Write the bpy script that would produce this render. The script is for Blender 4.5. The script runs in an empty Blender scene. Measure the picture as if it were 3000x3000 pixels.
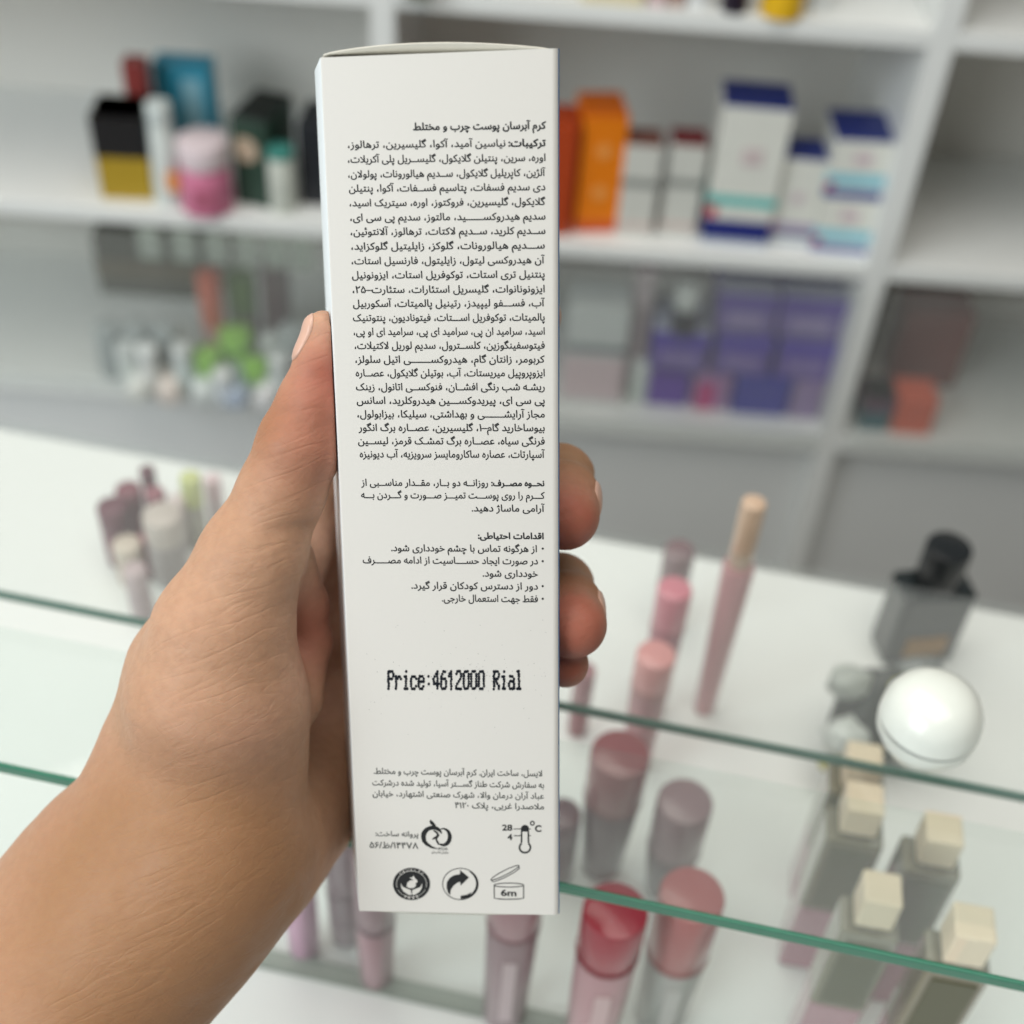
import bpy, bmesh, math, random
import numpy as np
from mathutils import Vector, Matrix
random.seed(7)
scene = bpy.context.scene
COL = scene.collection

# ------------------------------------------------------------------ camera
FPX = 3870.0                      # focal length in pixels of the 3000 px photograph
EYE = Vector((0, 0, 1.4))
_g = np.array([-313.0, -4140.0, 3870.0]); _g /= np.linalg.norm(_g)     # down, in camera axes (right, up, forward)
UPC = -_g
_z = np.array([0, 0, 1.0]); FWC = _z - (_z @ UPC) * UPC; FWC /= np.linalg.norm(FWC)
RTC = np.cross(UPC, FWC)
CW = np.array([RTC, FWC, UPC])    # camera axes -> world axes

def c2w(p):                       # camera-frame point (m) -> world
    q = CW @ np.asarray(p, float)
    return Vector(q) + EYE
def cdir(p): return Vector(CW @ np.asarray(p, float))
def ray(px, py): return np.array([(px - 1500) / FPX, (1500 - py) / FPX, 1.0])
def at(px, py, h):                # point of the horizontal plane h metres above the eye
    r = ray(px, py); t = h / (r @ UPC)
    return c2w(r * t)
def w2c(w): return CW.T @ np.array(Vector(w) - EYE)
def proj(w):
    p = w2c(w); return 1500 + FPX * p[0] / p[2], 1500 - FPX * p[1] / p[2], p[2]

cam = bpy.data.cameras.new('camera'); camo = bpy.data.objects.new('camera', cam); COL.objects.link(camo)
xa, ya, za = cdir((1, 0, 0)), cdir((0, 1, 0)), cdir((0, 0, -1))
m = Matrix(((xa.x, ya.x, za.x, EYE.x), (xa.y, ya.y, za.y, EYE.y), (xa.z, ya.z, za.z, EYE.z), (0, 0, 0, 1)))
camo.matrix_world = m
cam.sensor_width = 36; cam.sensor_fit = 'HORIZONTAL'; cam.lens = 36 * FPX / 3000
cam.clip_start = 0.01; cam.clip_end = 50
cam.dof.use_dof = True; cam.dof.focus_distance = 0.272; cam.dof.aperture_fstop = 9.6
scene.camera = camo

# ------------------------------------------------------------------ light
world = bpy.data.worlds.new('World'); scene.world = world; world.use_nodes = True
wn = world.node_tree; bg = wn.nodes['Background']
# unseen room as a gradient: pale ceiling and far wall, floor and photographer's side darkened to shade the palm
wtc = wn.nodes.new('ShaderNodeTexCoord'); wsx = wn.nodes.new('ShaderNodeVectorMath'); wsx.operation = 'DOT_PRODUCT'; wsx.inputs[1].default_value = (-.35, .72, .5)
wmr = wn.nodes.new('ShaderNodeMapRange'); wmr.inputs[1].default_value = -.35; wmr.inputs[2].default_value = .6; wmr.inputs[3].default_value = .03; wmr.inputs[4].default_value = 1.0; wmr.interpolation_type = 'SMOOTHSTEP'
wmx = wn.nodes.new('ShaderNodeMix'); wmx.data_type = 'RGBA'; wmx.inputs[6].default_value = (.10, .085, .07, 1); wmx.inputs[7].default_value = (0.93, 0.98, 1.0, 1)
wn.links.new(wtc.outputs['Generated'], wsx.inputs[0]); wn.links.new(wsx.outputs['Value'], wmr.inputs[0]); wn.links.new(wmr.outputs[0], wmx.inputs[0]); wn.links.new(wmx.outputs[2], bg.inputs[0])
bg.inputs[1].default_value = 0.34

def area(name, loc, target, sx, sy, power, col):
    l = bpy.data.lights.new(name, 'AREA'); l.shape = 'RECTANGLE'; l.size = sx; l.size_y = sy
    l.energy = power; l.color = col
    o = bpy.data.objects.new(name, l); COL.objects.link(o)
    o.location = loc
    o.rotation_euler = (Vector(target) - Vector(loc)).to_track_quat('-Z', 'Y').to_euler()
    return o
area('window_light', (-1.9, -1.35, 2.3), (0, 0.4, 1.2), 2.2, 1.8, 70, (0.90, 0.97, 1.0))
area('ceiling_light', (-0.2, 0.35, 3.1), (0.0, 0.5, 1.0), 2.8, 1.6, 46, (1.0, 0.95, 0.87))
scene.view_settings.view_transform = 'Standard'; scene.view_settings.look = 'None'
scene.view_settings.exposure = 0.02; scene.view_settings.gamma = 1.0
try: scene.view_settings.use_curve_mapping = False
except Exception: pass
scene.cycles.max_bounces = 10; scene.cycles.transparent_max_bounces = 16
scene.cycles.use_denoising = True

# ------------------------------------------------------------------ materials
_mats = {}
def lin(c):
    return tuple(((v / 255) / 12.92 if v / 255 <= 0.04045 else ((v / 255 + 0.055) / 1.055) ** 2.4) for v in c)
def mat(name, col, rough=0.45, var=0.06, scale=60, spec=0.4, coat=0.0, trans=0.0, bump=0.0, metal=0.0, sub=0.0):
    """procedural paint: a base colour with small noise in tone and roughness; col is linear"""
    if name in _mats: return _mats[name]
    M = bpy.data.materials.new(name); M.use_nodes = True; nt = M.node_tree; N = nt.nodes
    b = N['Principled BSDF']
    tc = N.new('ShaderNodeTexCoord'); nz = N.new('ShaderNodeTexNoise'); nz.inputs['Scale'].default_value = scale; nz.inputs['Detail'].default_value = 5
    nt.links.new(tc.outputs['Object'], nz.inputs['Vector'])
    mx = N.new('ShaderNodeMix'); mx.data_type = 'RGBA'
    mx.inputs[6].default_value = (*[max(0, c * (1 - var)) for c in col], 1)
    mx.inputs[7].default_value = (*[min(1, c * (1 + var)) for c in col], 1)
    nt.links.new(nz.outputs['Fac'], mx.inputs[0]); nt.links.new(mx.outputs[2], b.inputs['Base Color'])
    b.inputs['Roughness'].default_value = rough; b.inputs['Specular IOR Level'].default_value = spec
    b.inputs['Coat Weight'].default_value = coat; b.inputs['Transmission Weight'].default_value = trans
    b.inputs['Metallic'].default_value = metal
    if bump:
        bp = N.new('ShaderNodeBump'); bp.inputs['Strength'].default_value = bump; bp.inputs['Distance'].default_value = 0.0002
        nt.links.new(nz.outputs['Fac'], bp.inputs['Height']); nt.links.new(bp.outputs['Normal'], b.inputs['Normal'])
    _mats[name] = M
    return M
def paint(r, g, b, rough=0.4, **k):
    return mat('paint_%d_%d_%d_%d' % (r, g, b, int(rough * 100)), lin((r, g, b)), rough, **k)

def glass_mat(name, tint, haze, ior=1.5):
    M = bpy.data.materials.new(name); M.use_nodes = True; nt = M.node_tree; N = nt.nodes; N.clear()
    out = N.new('ShaderNodeOutputMaterial'); tr = N.new('ShaderNodeBsdfTransparent'); gl = N.new('ShaderNodeBsdfGlossy'); di = N.new('ShaderNodeBsdfDiffuse')
    fr = N.new('ShaderNodeFresnel'); fr.inputs[0].default_value = ior
    gl.inputs['Roughness'].default_value = 0.02; tr.inputs[0].default_value = (*tint, 1); di.inputs[0].default_value = (0.75, 0.76, 0.74, 1)
    tc = N.new('ShaderNodeTexCoord'); nz = N.new('ShaderNodeTexNoise'); nz.inputs['Scale'].default_value = 14
    mr = N.new('ShaderNodeMapRange'); mr.inputs[3].default_value = haze * 0.6; mr.inputs[4].default_value = haze * 1.4  # pale diffuse share painted in for the haze over the glass
    a = N.new('ShaderNodeMixShader'); c = N.new('ShaderNodeMixShader')
    L = nt.links.new
    L(tc.outputs['Object'], nz.inputs['Vector']); L(nz.outputs['Fac'], mr.inputs[0]); L(mr.outputs[0], a.inputs[0])
    L(tr.outputs[0], a.inputs[1]); L(di.outputs[0], a.inputs[2])
    ge = N.new('ShaderNodeNewGeometry'); mu = N.new('ShaderNodeMath'); mu.operation = 'SUBTRACT'; mu.use_clamp = True; L(fr.outputs[0], mu.inputs[0]); L(ge.outputs['Backfacing'], mu.inputs[1]); L(mu.outputs[0], c.inputs[0]); L(a.outputs[0], c.inputs[1]); L(gl.outputs[0], c.inputs[2]); L(c.outputs[0], out.inputs[0])
    return M

CARD = mat('white_card', (0.665, 0.645, 0.605), 0.5, 0.012, 900, 0.35, bump=0.05)
CARD_IN = mat('raw_card', (0.60, 0.58, 0.51), 0.8, 0.04, 500, 0.2, bump=0.1)
CARD_LIT_SIDE = mat('white_card_lit_side', (0.82, 0.86, 0.87), 0.45, 0.012, 900, 0.4)  # same white card, window light on its left side put into the colour
CARD_BLUE = mat('blue_card_side', (0.06, 0.17, 0.38), 0.5, 0.03, 400)
INK = mat('printing_ink', (0.018, 0.019, 0.020), 0.6, 0.15, 3000, 0.3)
INK_SOFT = mat('grey_printing_ink', (0.075, 0.08, 0.075), 0.6, 0.15, 3000, 0.3)
INK_JET = mat('inkjet_ink', (0.010, 0.013, 0.020), 0.5, 0.2, 2000, 0.3)
WHITE_BOARD = mat('white_laminate', (0.80, 0.81, 0.79), 0.35, 0.03, 9, 0.4)
BACK_BOARD = mat('grey_back_board', (0.76, 0.74, 0.69), 0.6, 0.05, 5, 0.3)
GREY_BOARD = mat('grey_lower_board', (0.72, 0.73, 0.72), 0.5, 0.05, 6, 0.3)

# ------------------------------------------------------------------ object helpers
def link(name, me, material=None, parent=None):
    o = bpy.data.objects.new(name, me); COL.objects.link(o)
    if material is not None:
        for x in (material if isinstance(material, (list, tuple)) else [material]): me.materials.append(x)
    if parent is not None: o.parent = parent
    return o
def tag(o, label=None, cat=None, group=None, kind=None):
    if label: o['label'] = label
    if cat: o['category'] = cat
    if group: o['group'] = group
    if kind: o['kind'] = kind
    return o
def thing(name, label, cat, loc=(0, 0, 0), rz=0.0, group=None, rot=None):
    o = bpy.data.objects.new(name, None); COL.objects.link(o); o.empty_display_size = 0.01
    o.location = loc; o.rotation_euler = rot if rot else (0, 0, rz)
    return tag(o, label, cat, group)
def smooth(me, on=True):
    me.polygons.foreach_set('use_smooth', [on] * len(me.polygons))
def bm_mesh(bm, name):
    bmesh.ops.recalc_face_normals(bm, faces=bm.faces)
    me = bpy.data.meshes.new(name); bm.to_mesh(me); bm.free(); return me
def box_bm(sx, sy, sz, c=(0, 0, 0), bev=0.0, seg=2, bm=None):
    b = bmesh.new(); bmesh.ops.create_cube(b, size=1.0)
    bmesh.ops.scale(b, vec=(sx, sy, sz), verts=b.verts); bmesh.ops.translate(b, vec=c, verts=b.verts)
    if bev: bmesh.ops.bevel(b, geom=b.edges[:], offset=bev, segments=seg, affect='EDGES', profile=0.5)
    if bm is None: return b
    t = bpy.data.meshes.new('tmp'); b.to_mesh(t); b.free(); bm.from_mesh(t); bpy.data.meshes.remove(t); return bm
def box(name, sx, sy, sz, c, material, parent, bev=0.0, seg=2):
    o = link(name, bm_mesh(box_bm(sx, sy, sz, c, bev, seg), name), material, parent); return o
def lathe(name, prof, material, parent, seg=32, c=(0, 0, 0), sx=1.0, sy=1.0):
    vs, fs = [], []
    for r, z in prof:
        for k in range(seg):
            a = 2 * math.pi * k / seg; vs.append((c[0] + r * sx * math.cos(a), c[1] + r * sy * math.sin(a), c[2] + z))
    for i in range(len(prof) - 1):
        for k in range(seg):
            k2 = (k + 1) % seg; fs.append((i * seg + k, i * seg + k2, (i + 1) * seg + k2, (i + 1) * seg + k))
    fs.append(tuple(range(seg))[::-1]); fs.append(tuple((len(prof) - 1) * seg + k for k in range(seg)))
    me = bpy.data.meshes.new(name); me.from_pydata(vs, [], fs); me.update(); smooth(me)
    for p in list(me.polygons)[-2:]: p.use_smooth = False
    try: me.set_sharp_from_angle(angle=math.radians(40))
    except Exception: pass
    return link(name, me, material, parent)
def rounded(r, h, e, z0=0.0):      # profile of a cylinder with rounded rims
    return [(r - e, z0), (r - e * .3, z0 + e * .3), (r, z0 + e), (r, z0 + h - e), (r - e * .3, z0 + h - e * .3), (r - e, z0 + h)]
def solve_h(P, yt):
    p = w2c(P); s = (1500 - yt) / FPX
    return (s * p[2] - p[1]) / (UPC[1] - s * UPC[2])

# ================================================================== THE CARTON
nd = lambda v: v / np.linalg.norm(v)
DN = nd(np.array([140.0, -14000.0, 3870.0]))
BX = np.array([0.9985, -0.0014, -0.054]); BX = nd(BX - (BX @ DN) * DN)
NF = np.cross(BX, DN)
if NF[2] < 0: NF = -NF             # away from the viewer
W = 0.046
def solve_tr():
    lo, hi = 0.05, 0.5
    for _ in range(60):
        t = (lo + hi) / 2; p = ray(1640, 141) * t - W * BX
        if 1500 + FPX * p[0] / p[2] < 936: lo = t
        else: hi = t
    return ray(1640, 141) * t
TR = solve_tr()
def face_hit(px, py):              # photograph pixel -> (x, z) on the carton's front, x from its right edge, z down from its top
    r = ray(px, py); t = (TR @ NF) / (r @ NF); q = r * t - TR
    return q @ BX, q @ DN
H = face_hit(1640, 2681)[1]
ORG = TR - BX * W / 2 + DN * H     # bottom centre of the front
bxw, nfw, upw = cdir(BX), cdir(NF), cdir(-DN)
carton = thing('product_carton', 'tall white cream carton with black printing, held upright in the hand', 'box')
o_w = c2w(ORG)
carton.matrix_world = Matrix(((bxw.x, nfw.x, upw.x, o_w.x), (bxw.y, nfw.y, upw.y, o_w.y), (bxw.z, nfw.z, upw.z, o_w.z), (0, 0, 0, 1)))
DEP = 0.040; SKEW = -0.0088        # the grip squeezes the carton slightly out of square
print('carton H', H, 'depth top/bottom', TR[2], (TR + DN * H)[2])

def carton_section():
    pts = []
    def fillet(c, r, a0, a1, n, tagf=None):
        for i in range(n + 1):
            a = math.radians(a0 + (a1 - a0) * i / n); pts.append((c[0] + r * math.cos(a), c[1] + r * math.sin(a), a0 + (a1 - a0) * i / n))
    h = W / 2
    fillet((-h + .0004, .0004), .0004, 200, 270, 3)
    fillet((h - .0016, .0016), .0016, 270, 340, 12)
    fillet((h + SKEW - .0006, DEP - .0006), .0006, -20, 90, 3)
    fillet((-h + SKEW + .0006, DEP - .0006), .0006, 90, 200, 3)
    return pts
sec = carton_section(); n = len(sec)
vs, fs, mi = [], [], []
NZ = 24
for j in range(NZ + 1):
    z = H * j / NZ
    for (x, y, a) in sec:
        vs.append((x, y, z - (0.0011 * (0.5 - x / W) if j == NZ else 0)))
for j in range(NZ):
    for i in range(n):
        k = (i + 1) % n
        fs.append((j * n + i, j * n + k, (j + 1) * n + k, (j + 1) * n + i))
        a = sec[i][2]
        if 270 + 50 <= a <= 341 or (a == -20): mi.append(1)
        elif i == n - 1 or 196 <= a <= 214: mi.append(2)
        else: mi.append(0)
fs.append(tuple(range(n))[::-1]); mi.append(0); fs.append(tuple(NZ * n + i for i in range(n))); mi.append(0)
me = bpy.data.meshes.new('carton_body'); me.from_pydata(vs, [], fs); me.update()
smooth(me); me.set_sharp_from_angle(angle=math.radians(25))
link('carton_body', me, [CARD, CARD_BLUE, CARD_LIT_SIDE], carton)
for p, q in zip(me.polygons, mi): p.material_index = q

def flap(name, z0, sgn, arch, ends):
    """bowed tuck flap: a curved card edge just behind the front panel, running back to the far edge"""
    nx = 28; vs, fs = [], []
    for i in range(nx + 1):
        u = i / nx; x = -W / 2 + 0.0008 + (W - 0.0022) * u
        e = ends[0] * (1 - u) + ends[1] * u + arch * (math.sin(math.pi * min(1, u ** 0.9)) ** 0.8)
        z = z0 + sgn * e
        for (y, zz) in ((0.0042, z0 - sgn * 0.0008), (0.0009, z - sgn * .0003), (0.0014, z), (DEP * .5, z0 + sgn * e * .75), (DEP - .001, z0 + sgn * 0.0002)):
            vs.append((x + SKEW * y / DEP, y, zz))
    for i in range(nx):
        for k in range(4): fs.append((i * 5 + k, (i + 1) * 5 + k, (i + 1) * 5 + k + 1, i * 5 + k + 1))
    me = bpy.data.meshes.new(name); me.from_pydata(vs, [], fs); me.update(); smooth(me)
    o = link(name, me, CARD_IN, carton)
    s = o.modifiers.new('thick', 'SOLIDIFY'); s.thickness = 0.0004
    return o
flap('top_flap', H, 1, 0.0017, (-0.0004, 0.0))
flap('bottom_flap', 0.0, -1, 0.0007, (0.0002, 0.0001))

# ---- printing: Arabic-script shaping with presentation forms -------------------------------
FORMS = {  # isolated, final, initial, medial
 'ا': 'ﺍﺎ', 'آ': 'ﺁﺂ', 'ب': 'ﺏﺐﺑﺒ', 'پ': 'ﭖﭗﭘﭙ', 'ت': 'ﺕﺖﺗﺘ', 'ث': 'ﺙﺚﺛﺜ', 'ج': 'ﺝﺞﺟﺠ', 'چ': 'ﭺﭻﭼﭽ', 'ح': 'ﺡﺢﺣﺤ', 'خ': 'ﺥﺦﺧﺨ',
 'د': 'ﺩﺪ', 'ذ': 'ﺫﺬ', 'ر': 'ﺭﺮ', 'ز': 'ﺯﺰ', 'ژ': 'ﮊﮋ', 'س': 'ﺱﺲﺳﺴ', 'ش': 'ﺵﺶﺷﺸ', 'ص': 'ﺹﺺﺻﺼ', 'ض': 'ﺽﺾﺿﻀ', 'ط': 'ﻁﻂﻃﻄ', 'ظ': 'ﻅﻆﻇﻈ',
 'ع': 'ﻉﻊﻋﻌ', 'غ': 'ﻍﻎﻏﻐ', 'ف': 'ﻑﻒﻓﻔ', 'ق': 'ﻕﻖﻗﻘ', 'ک': 'ﮎﮏﮐﮑ', 'گ': 'ﮒﮓﮔﮕ', 'ل': 'ﻝﻞﻟﻠ', 'م': 'ﻡﻢﻣﻤ', 'ن': 'ﻥﻦﻧﻨ', 'و': 'ﻭﻮ',
 'ه': 'ﻩﻪﻫﻬ', 'ی': 'ﯼﯽﯾﯿ', 'ئ': 'ﺉﺊﺋﺌ', 'ـ': 'ــــ'}
LA = {'ا': 'ﻻﻼ', 'آ': 'ﻵﻶ'}
def shape(s):
    out = []; i = 0; prev = False
    while i < len(s):
        c = s[i]
        if c in FORMS:
            nx = s[i + 1] if i + 1 < len(s) else ''
            if c == 'ل' and nx in LA:
                out.append(LA[nx][1 if prev else 0]); prev = False; i += 2; continue
            f = FORMS[c]; joins = len(f) == 4 and nx in FORMS
            out.append(f[(3 if joins else 1) if prev else (2 if joins else 0)])
            prev = len(f) == 4
        else:
            out.append(c); prev = False
        i += 1
    res = []; dig = []
    for c in reversed(out):
        if c in '۰۱۲۳۴۵۶۷۸۹': dig.insert(0, c)
        else:
            res += dig; dig = []; res.append(c)
    return ''.join(res + dig)

def glyph_mesh(body, size=1.0, offset=0.0, res=4):
    """flat lettering: the font's outlines, thickened by offset and filled by winding number"""
    from mathutils.geometry import delaunay_2d_cdt
    cu = bpy.data.curves.new('lettering', 'FONT'); cu.body = body; cu.size = size; cu.resolution_u = res
    ob = bpy.data.objects.new('lettering', cu); COL.objects.link(ob)
    dg = bpy.context.evaluated_depsgraph_get(); dg.update()
    cv = ob.to_curve(dg); loops = []
    for sp in cv.splines:
        pts = []
        if sp.type == 'BEZIER':
            bp = sp.bezier_points; n = len(bp)
            for a in range(n):
                p, q = bp[a], bp[(a + 1) % n]; P0, P1, P2, P3 = [np.array(v[:2]) for v in (p.co, p.handle_right, q.handle_left, q.co)]
                straight = np.linalg.norm(np.cross(P1 - P0, P3 - P0)) + np.linalg.norm(np.cross(P2 - P0, P3 - P0)) < 1e-6
                for k in range(1 if straight else res):
                    t = k / res; pts.append((1 - t) ** 3 * P0 + 3 * t * (1 - t) ** 2 * P1 + 3 * t * t * (1 - t) * P2 + t ** 3 * P3)
        else: pts = [np.array(p.co[:2]) for p in sp.points]
        c = []
        for p in pts:
            if not c or np.linalg.norm(p - c[-1]) > 1e-4: c.append(p)
        if len(c) > 2 and np.linalg.norm(c[0] - c[-1]) < 1e-4: c.pop()
        if len(c) > 2: loops.append(np.array(c))
    ob.to_curve_clear(); bpy.data.objects.remove(ob); bpy.data.curves.remove(cu)
    me = bpy.data.meshes.new('lettering')
    if not loops: return me
    ar = [float(np.sum(l[:, 0] * np.roll(l[:, 1], -1) - np.roll(l[:, 0], -1) * l[:, 1])) for l in loops]
    bb = [(*l.min(0), *l.max(0)) for l in loops]
    def host(k):                   # the largest outline whose bounds enclose this one decides which way is outward
        c = [q for q in range(len(loops)) if bb[q][0] <= bb[k][0] + 1e-6 and bb[q][1] <= bb[k][1] + 1e-6 and bb[q][2] >= bb[k][2] - 1e-6 and bb[q][3] >= bb[k][3] - 1e-6]
        return max(c, key=lambda q: (bb[q][2] - bb[q][0]) * (bb[q][3] - bb[q][1]))
    sgs = [1.0 if ar[host(k)] < 0 else -1.0 for k in range(len(loops))]
    if offset:
        for k, l in enumerate(loops):
            d0 = l - np.roll(l, 1, 0); d1 = np.roll(l, -1, 0) - l
            d0 /= np.linalg.norm(d0, axis=1)[:, None] + 1e-9; d1 /= np.linalg.norm(d1, axis=1)[:, None] + 1e-9
            n0 = np.stack([-d0[:, 1], d0[:, 0]], 1); n1 = np.stack([-d1[:, 1], d1[:, 0]], 1)
            m_ = n0 + n1; m_ /= np.linalg.norm(m_, axis=1)[:, None] + 1e-9
            cs = np.clip((m_ * n0).sum(1), 0.5, 1); loops[k] = l + sgs[k] * offset * m_ / cs[:, None]
    V, E = [], []
    for l in loops:
        k = len(V); V += [Vector(p) for p in l]; E += [(k + a, k + (a + 1) % len(l)) for a in range(len(l))]
    r = delaunay_2d_cdt(V, E, [], 0, 1e-5)
    ov = np.array([v[:] for v in r[0]]); tri = np.array(r[2]); ct = ov[tri].mean(1)
    wn = np.zeros(len(ct), int)
    for l in loops:
        sel = np.where((ct[:, 0] > l[:, 0].min()) & (ct[:, 0] < l[:, 0].max()) & (ct[:, 1] > l[:, 1].min()) & (ct[:, 1] < l[:, 1].max()))[0]
        if not len(sel): continue
        x, y = ct[sel, 0][:, None], ct[sel, 1][:, None]; a, b = l, np.roll(l, -1, 0)
        cr = (b[:, 0] - a[:, 0]) * (y - a[:, 1]) - (x - a[:, 0]) * (b[:, 1] - a[:, 1])
        wn[sel] += ((a[:, 1] <= y) & (b[:, 1] > y) & (cr > 0)).sum(1) - ((a[:, 1] > y) & (b[:, 1] <= y) & (cr < 0)).sum(1)
    me.from_pydata([(p[0], p[1], 0) for p in ov], [], tri[wn != 0].tolist()); me.update()
    return me
LIFT = -0.00004
class Print:                       # collects flat lettering and marks on the front panel, one mesh per block
    def __init__(s): s.bm = bmesh.new()
    def add(s, me, fn):
        k = len(s.bm.verts); s.bm.from_mesh(me); s.bm.verts.ensure_lookup_table()
        for v in s.bm.verts[k:]:
            x, z = fn(v.co.x, v.co.y); v.co = (x, LIFT, z)
        bpy.data.meshes.remove(me)
    def text(s, body, xl, xr, yb, hpx, rtl=True, bold=0.02, upright=1.0):
        me = glyph_mesh(shape(body) if rtl else body, 1.0, bold)
        co = np.empty(len(me.vertices) * 3); me.vertices.foreach_get('co', co); co = co.reshape(-1, 3)
        if not len(co): return
        x0, x1 = co[:, 0].min(), co[:, 0].max()
        (fr, zb), (fl, _), (_, zt) = face_hit(xr, yb), face_hit(xl, yb), face_hit(xr, yb - hpx)
        wl = fr - fl; sc = (zb - zt)    # em height
        s.add(me, lambda x, y: (W / 2 + fl + (x - x0) / (x1 - x0) * wl, H - zb + y * sc))
    def poly(s, pts):              # filled polygon given in photograph pixels
        vv = []
        for (px, py) in pts:
            a, b = face_hit(px, py); vv.append(s.bm.verts.new((W / 2 + a, LIFT, H - b)))
        s.bm.faces.new(vv)
    def stroke(s, pts, w, closed=False):
        pts = [np.array(p, float) for p in pts]; n = len(pts); L, R = [], []
        for i, p in enumerate(pts):
            a = pts[(i - 1) % n] if (closed or i > 0) else p
            b = pts[(i + 1) % n] if (closed or i < n - 1) else p
            t = b - a; t = t / (np.linalg.norm(t) + 1e-9); nn = np.array([-t[1], t[0]])
            ww = (w[i] if isinstance(w, (list, tuple)) else w) / 2
            L.append(p + nn * ww); R.append(p - nn * ww)
        for i in range(n if closed else n - 1):
            k = (i + 1) % n; s.poly([L[i], L[k], R[k], R[i]])
    def dot(s, x, y, r, ry=None, seg=14):
        ry = ry or r
        s.poly([(x + r * math.cos(2 * math.pi * k / seg), y + ry * math.sin(2 * math.pi * k / seg)) for k in range(seg)])
    def build(s, name, material, lift=0.0, parent=None):
        me = bpy.data.meshes.new(name)
        for v in s.bm.verts: v.co.y -= lift
        s.bm.to_mesh(me); s.bm.free()
        return link(name, me, material, carton if parent is None else parent)
def arc(cx, cy, rx, ry, a0, a1, n=24):
    return [(cx + rx * math.cos(math.radians(a0 + (a1 - a0) * i / n)), cy + ry * math.sin(math.radians(a0 + (a1 - a0) * i / n))) for i in range(n + 1)]

EM = 29.5
P = Print(); P.text('کرم آبرسان پوست چرب و مختلط', 1210, 1600, 377, 30, bold=0.034); P.build('product_title', INK)
P = Print()
P.text('ترکیبات:', 1489, 1599, 428, EM, bold=0.038)
P.text('نیاسین آمید، آکوا، گلیسیرین، ترهالوز،', 1019, 1481, 429, EM)
ING = [('اوره، سرین، پنتیلن گلایکول، گلیســریل پلی آکریلات،', 1019, 471), ('آلژین، کاپریلیل گلایکول، ســدیم هیالورونات، پولولان،', 1020, 515),
 ('دی سدیم فسفات، پتاسیم فســفات، آکوا، پنتیلن', 1022, 557), ('گلایکول، گلیسیرین، فروکتوز، اوره، سیتریک اسید،', 1024, 600),
 ('سدیم هیدروکســــــید، مالتوز، سدیم پی سی ای،', 1026, 643), ('ســدیم کلرید، ســدیم لاکتات، ترهالوز، آلانتوئین،', 1027, 685),
 ('ســـدیم هیالورونات، گلوکز، زایلیتیل گلوکزاید،', 1029, 728), ('آن هیدروکسی لیتول، زایلیتول، فارنسیل استات،', 1030, 771),
 ('پنتنیل تری استات، توکوفریل استات، ایزونونیل', 1031, 813), ('ایزونونانوات، گلیسریل استئارات، ستئارت–۲۵،', 1033, 856),
 ('آب، فســـفو لیپیدز، رتینیل پالمیتات، آسکوربیل', 1034, 897), ('پالمیتات، توکوفریل اســـتات، فیتونادیون، پنتوتنیک', 1034, 939),
 ('اسید، سرامید ان پی، سرامید ای پی، سرامید ای او پی،', 1036, 980), ('فیتوسفینگوزین، کلســترول، سدیم لوریل لاکتیلات،', 1039, 1021),
 ('کربومر، زانتان گام، هیدروکســـــــی اتیل سلولز،', 1041, 1062), ('ایزوپروپیل میریستات، آب، بوتیلن گلایکول، عصــاره', 1042, 1102),
 ('ریشـه شب رنگی افشــان، فنوکســی اتانول، زینک', 1043, 1143), ('پی سی ای، پیریدوکســـین هیدروکلرید، اسانس', 1045, 1183),
 ('مجاز آرایشـــــــی و بهداشتی، سیلیکا، بیزابولول،', 1047, 1223), ('بیوساخارید گام–۱، گلیسیرین، عصــاره برگ انگور', 1050, 1263),
 ('فرنگی سیاه، عصــاره برگ تمشـک قرمز، لیســین', 1049, 1302), ('آسپارتات، عصاره ساکارومایسز سرویزیه، آب دیونیزه', 1054, 1341)]
for t, xl, yb in ING: P.text(t, xl, 1598 if yb < 700 else 1596, yb, EM)
P.build('ingredient_text', INK)
P = Print()
P.text('نحــوه مصــرف:', 1439, 1595, 1424, 25, bold=0.038); P.text('روزانــه دو بــار، مقــدار مناســبی از', 1058, 1430, 1424, 28)
P.text('کـــرم را روی پوســـت تمیـــز صـــورت و گـــردن بـــه', 1058, 1596, 1461, 28); P.text('آرامی ماساژ دهید.', 1382, 1596, 1499, 28)
P.build('usage_text', INK)
P = Print()
P.text('اقدامات احتیاطی:', 1400, 1593, 1579, 25, bold=0.038)
for t, xl, xr, yb in [('از هرگونه تماس با چشم خودداری شود.', 1146, 1573, 1617), ('در صورت ایجاد حســــاسیت از ادامه مصـــــرف', 1063, 1576, 1653),
                      ('خودداری شود.', 1414, 1576, 1690), ('دور از دسترس کودکان قرار گیرد.', 1205, 1576, 1727), ('فقط جهت استعمال خارجی.', 1295, 1576, 1764)]:
    P.text(t, xl, xr, yb, 28)
for y in (1607, 1644, 1717, 1754): P.dot(1590, y, 3.3)
P.build('caution_text', INK)
P = Print()
for t, xl, xr, yb in [('لایسل، ساخت ایران. کرم آبرسان پوست چرب و مختلط.', 1095, 1589, 2274), ('به سفارش شرکت طناز گســـتر آسیا، تولید شده درشرکت', 1091, 1594, 2308),
                      ('عباد آران درمان والا، شهرک صنعتی اشتهارد، خیابان', 1092, 1594, 2340), ('ملاصدرا غربی، پلاک ۴۱۲۰', 1333, 1594, 2371)]:
    P.text(t, xl, xr, yb, 24)
P.build('maker_address', INK_SOFT)
P = Print()
P.text('پروانه ساخت:', 1100, 1226, 2451, 21); P.text('۵۶/ظ/۱۴۴۷۸', 1083, 1226, 2486, 25, rtl=False)
P.build('licence_text', INK_SOFT)

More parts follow.
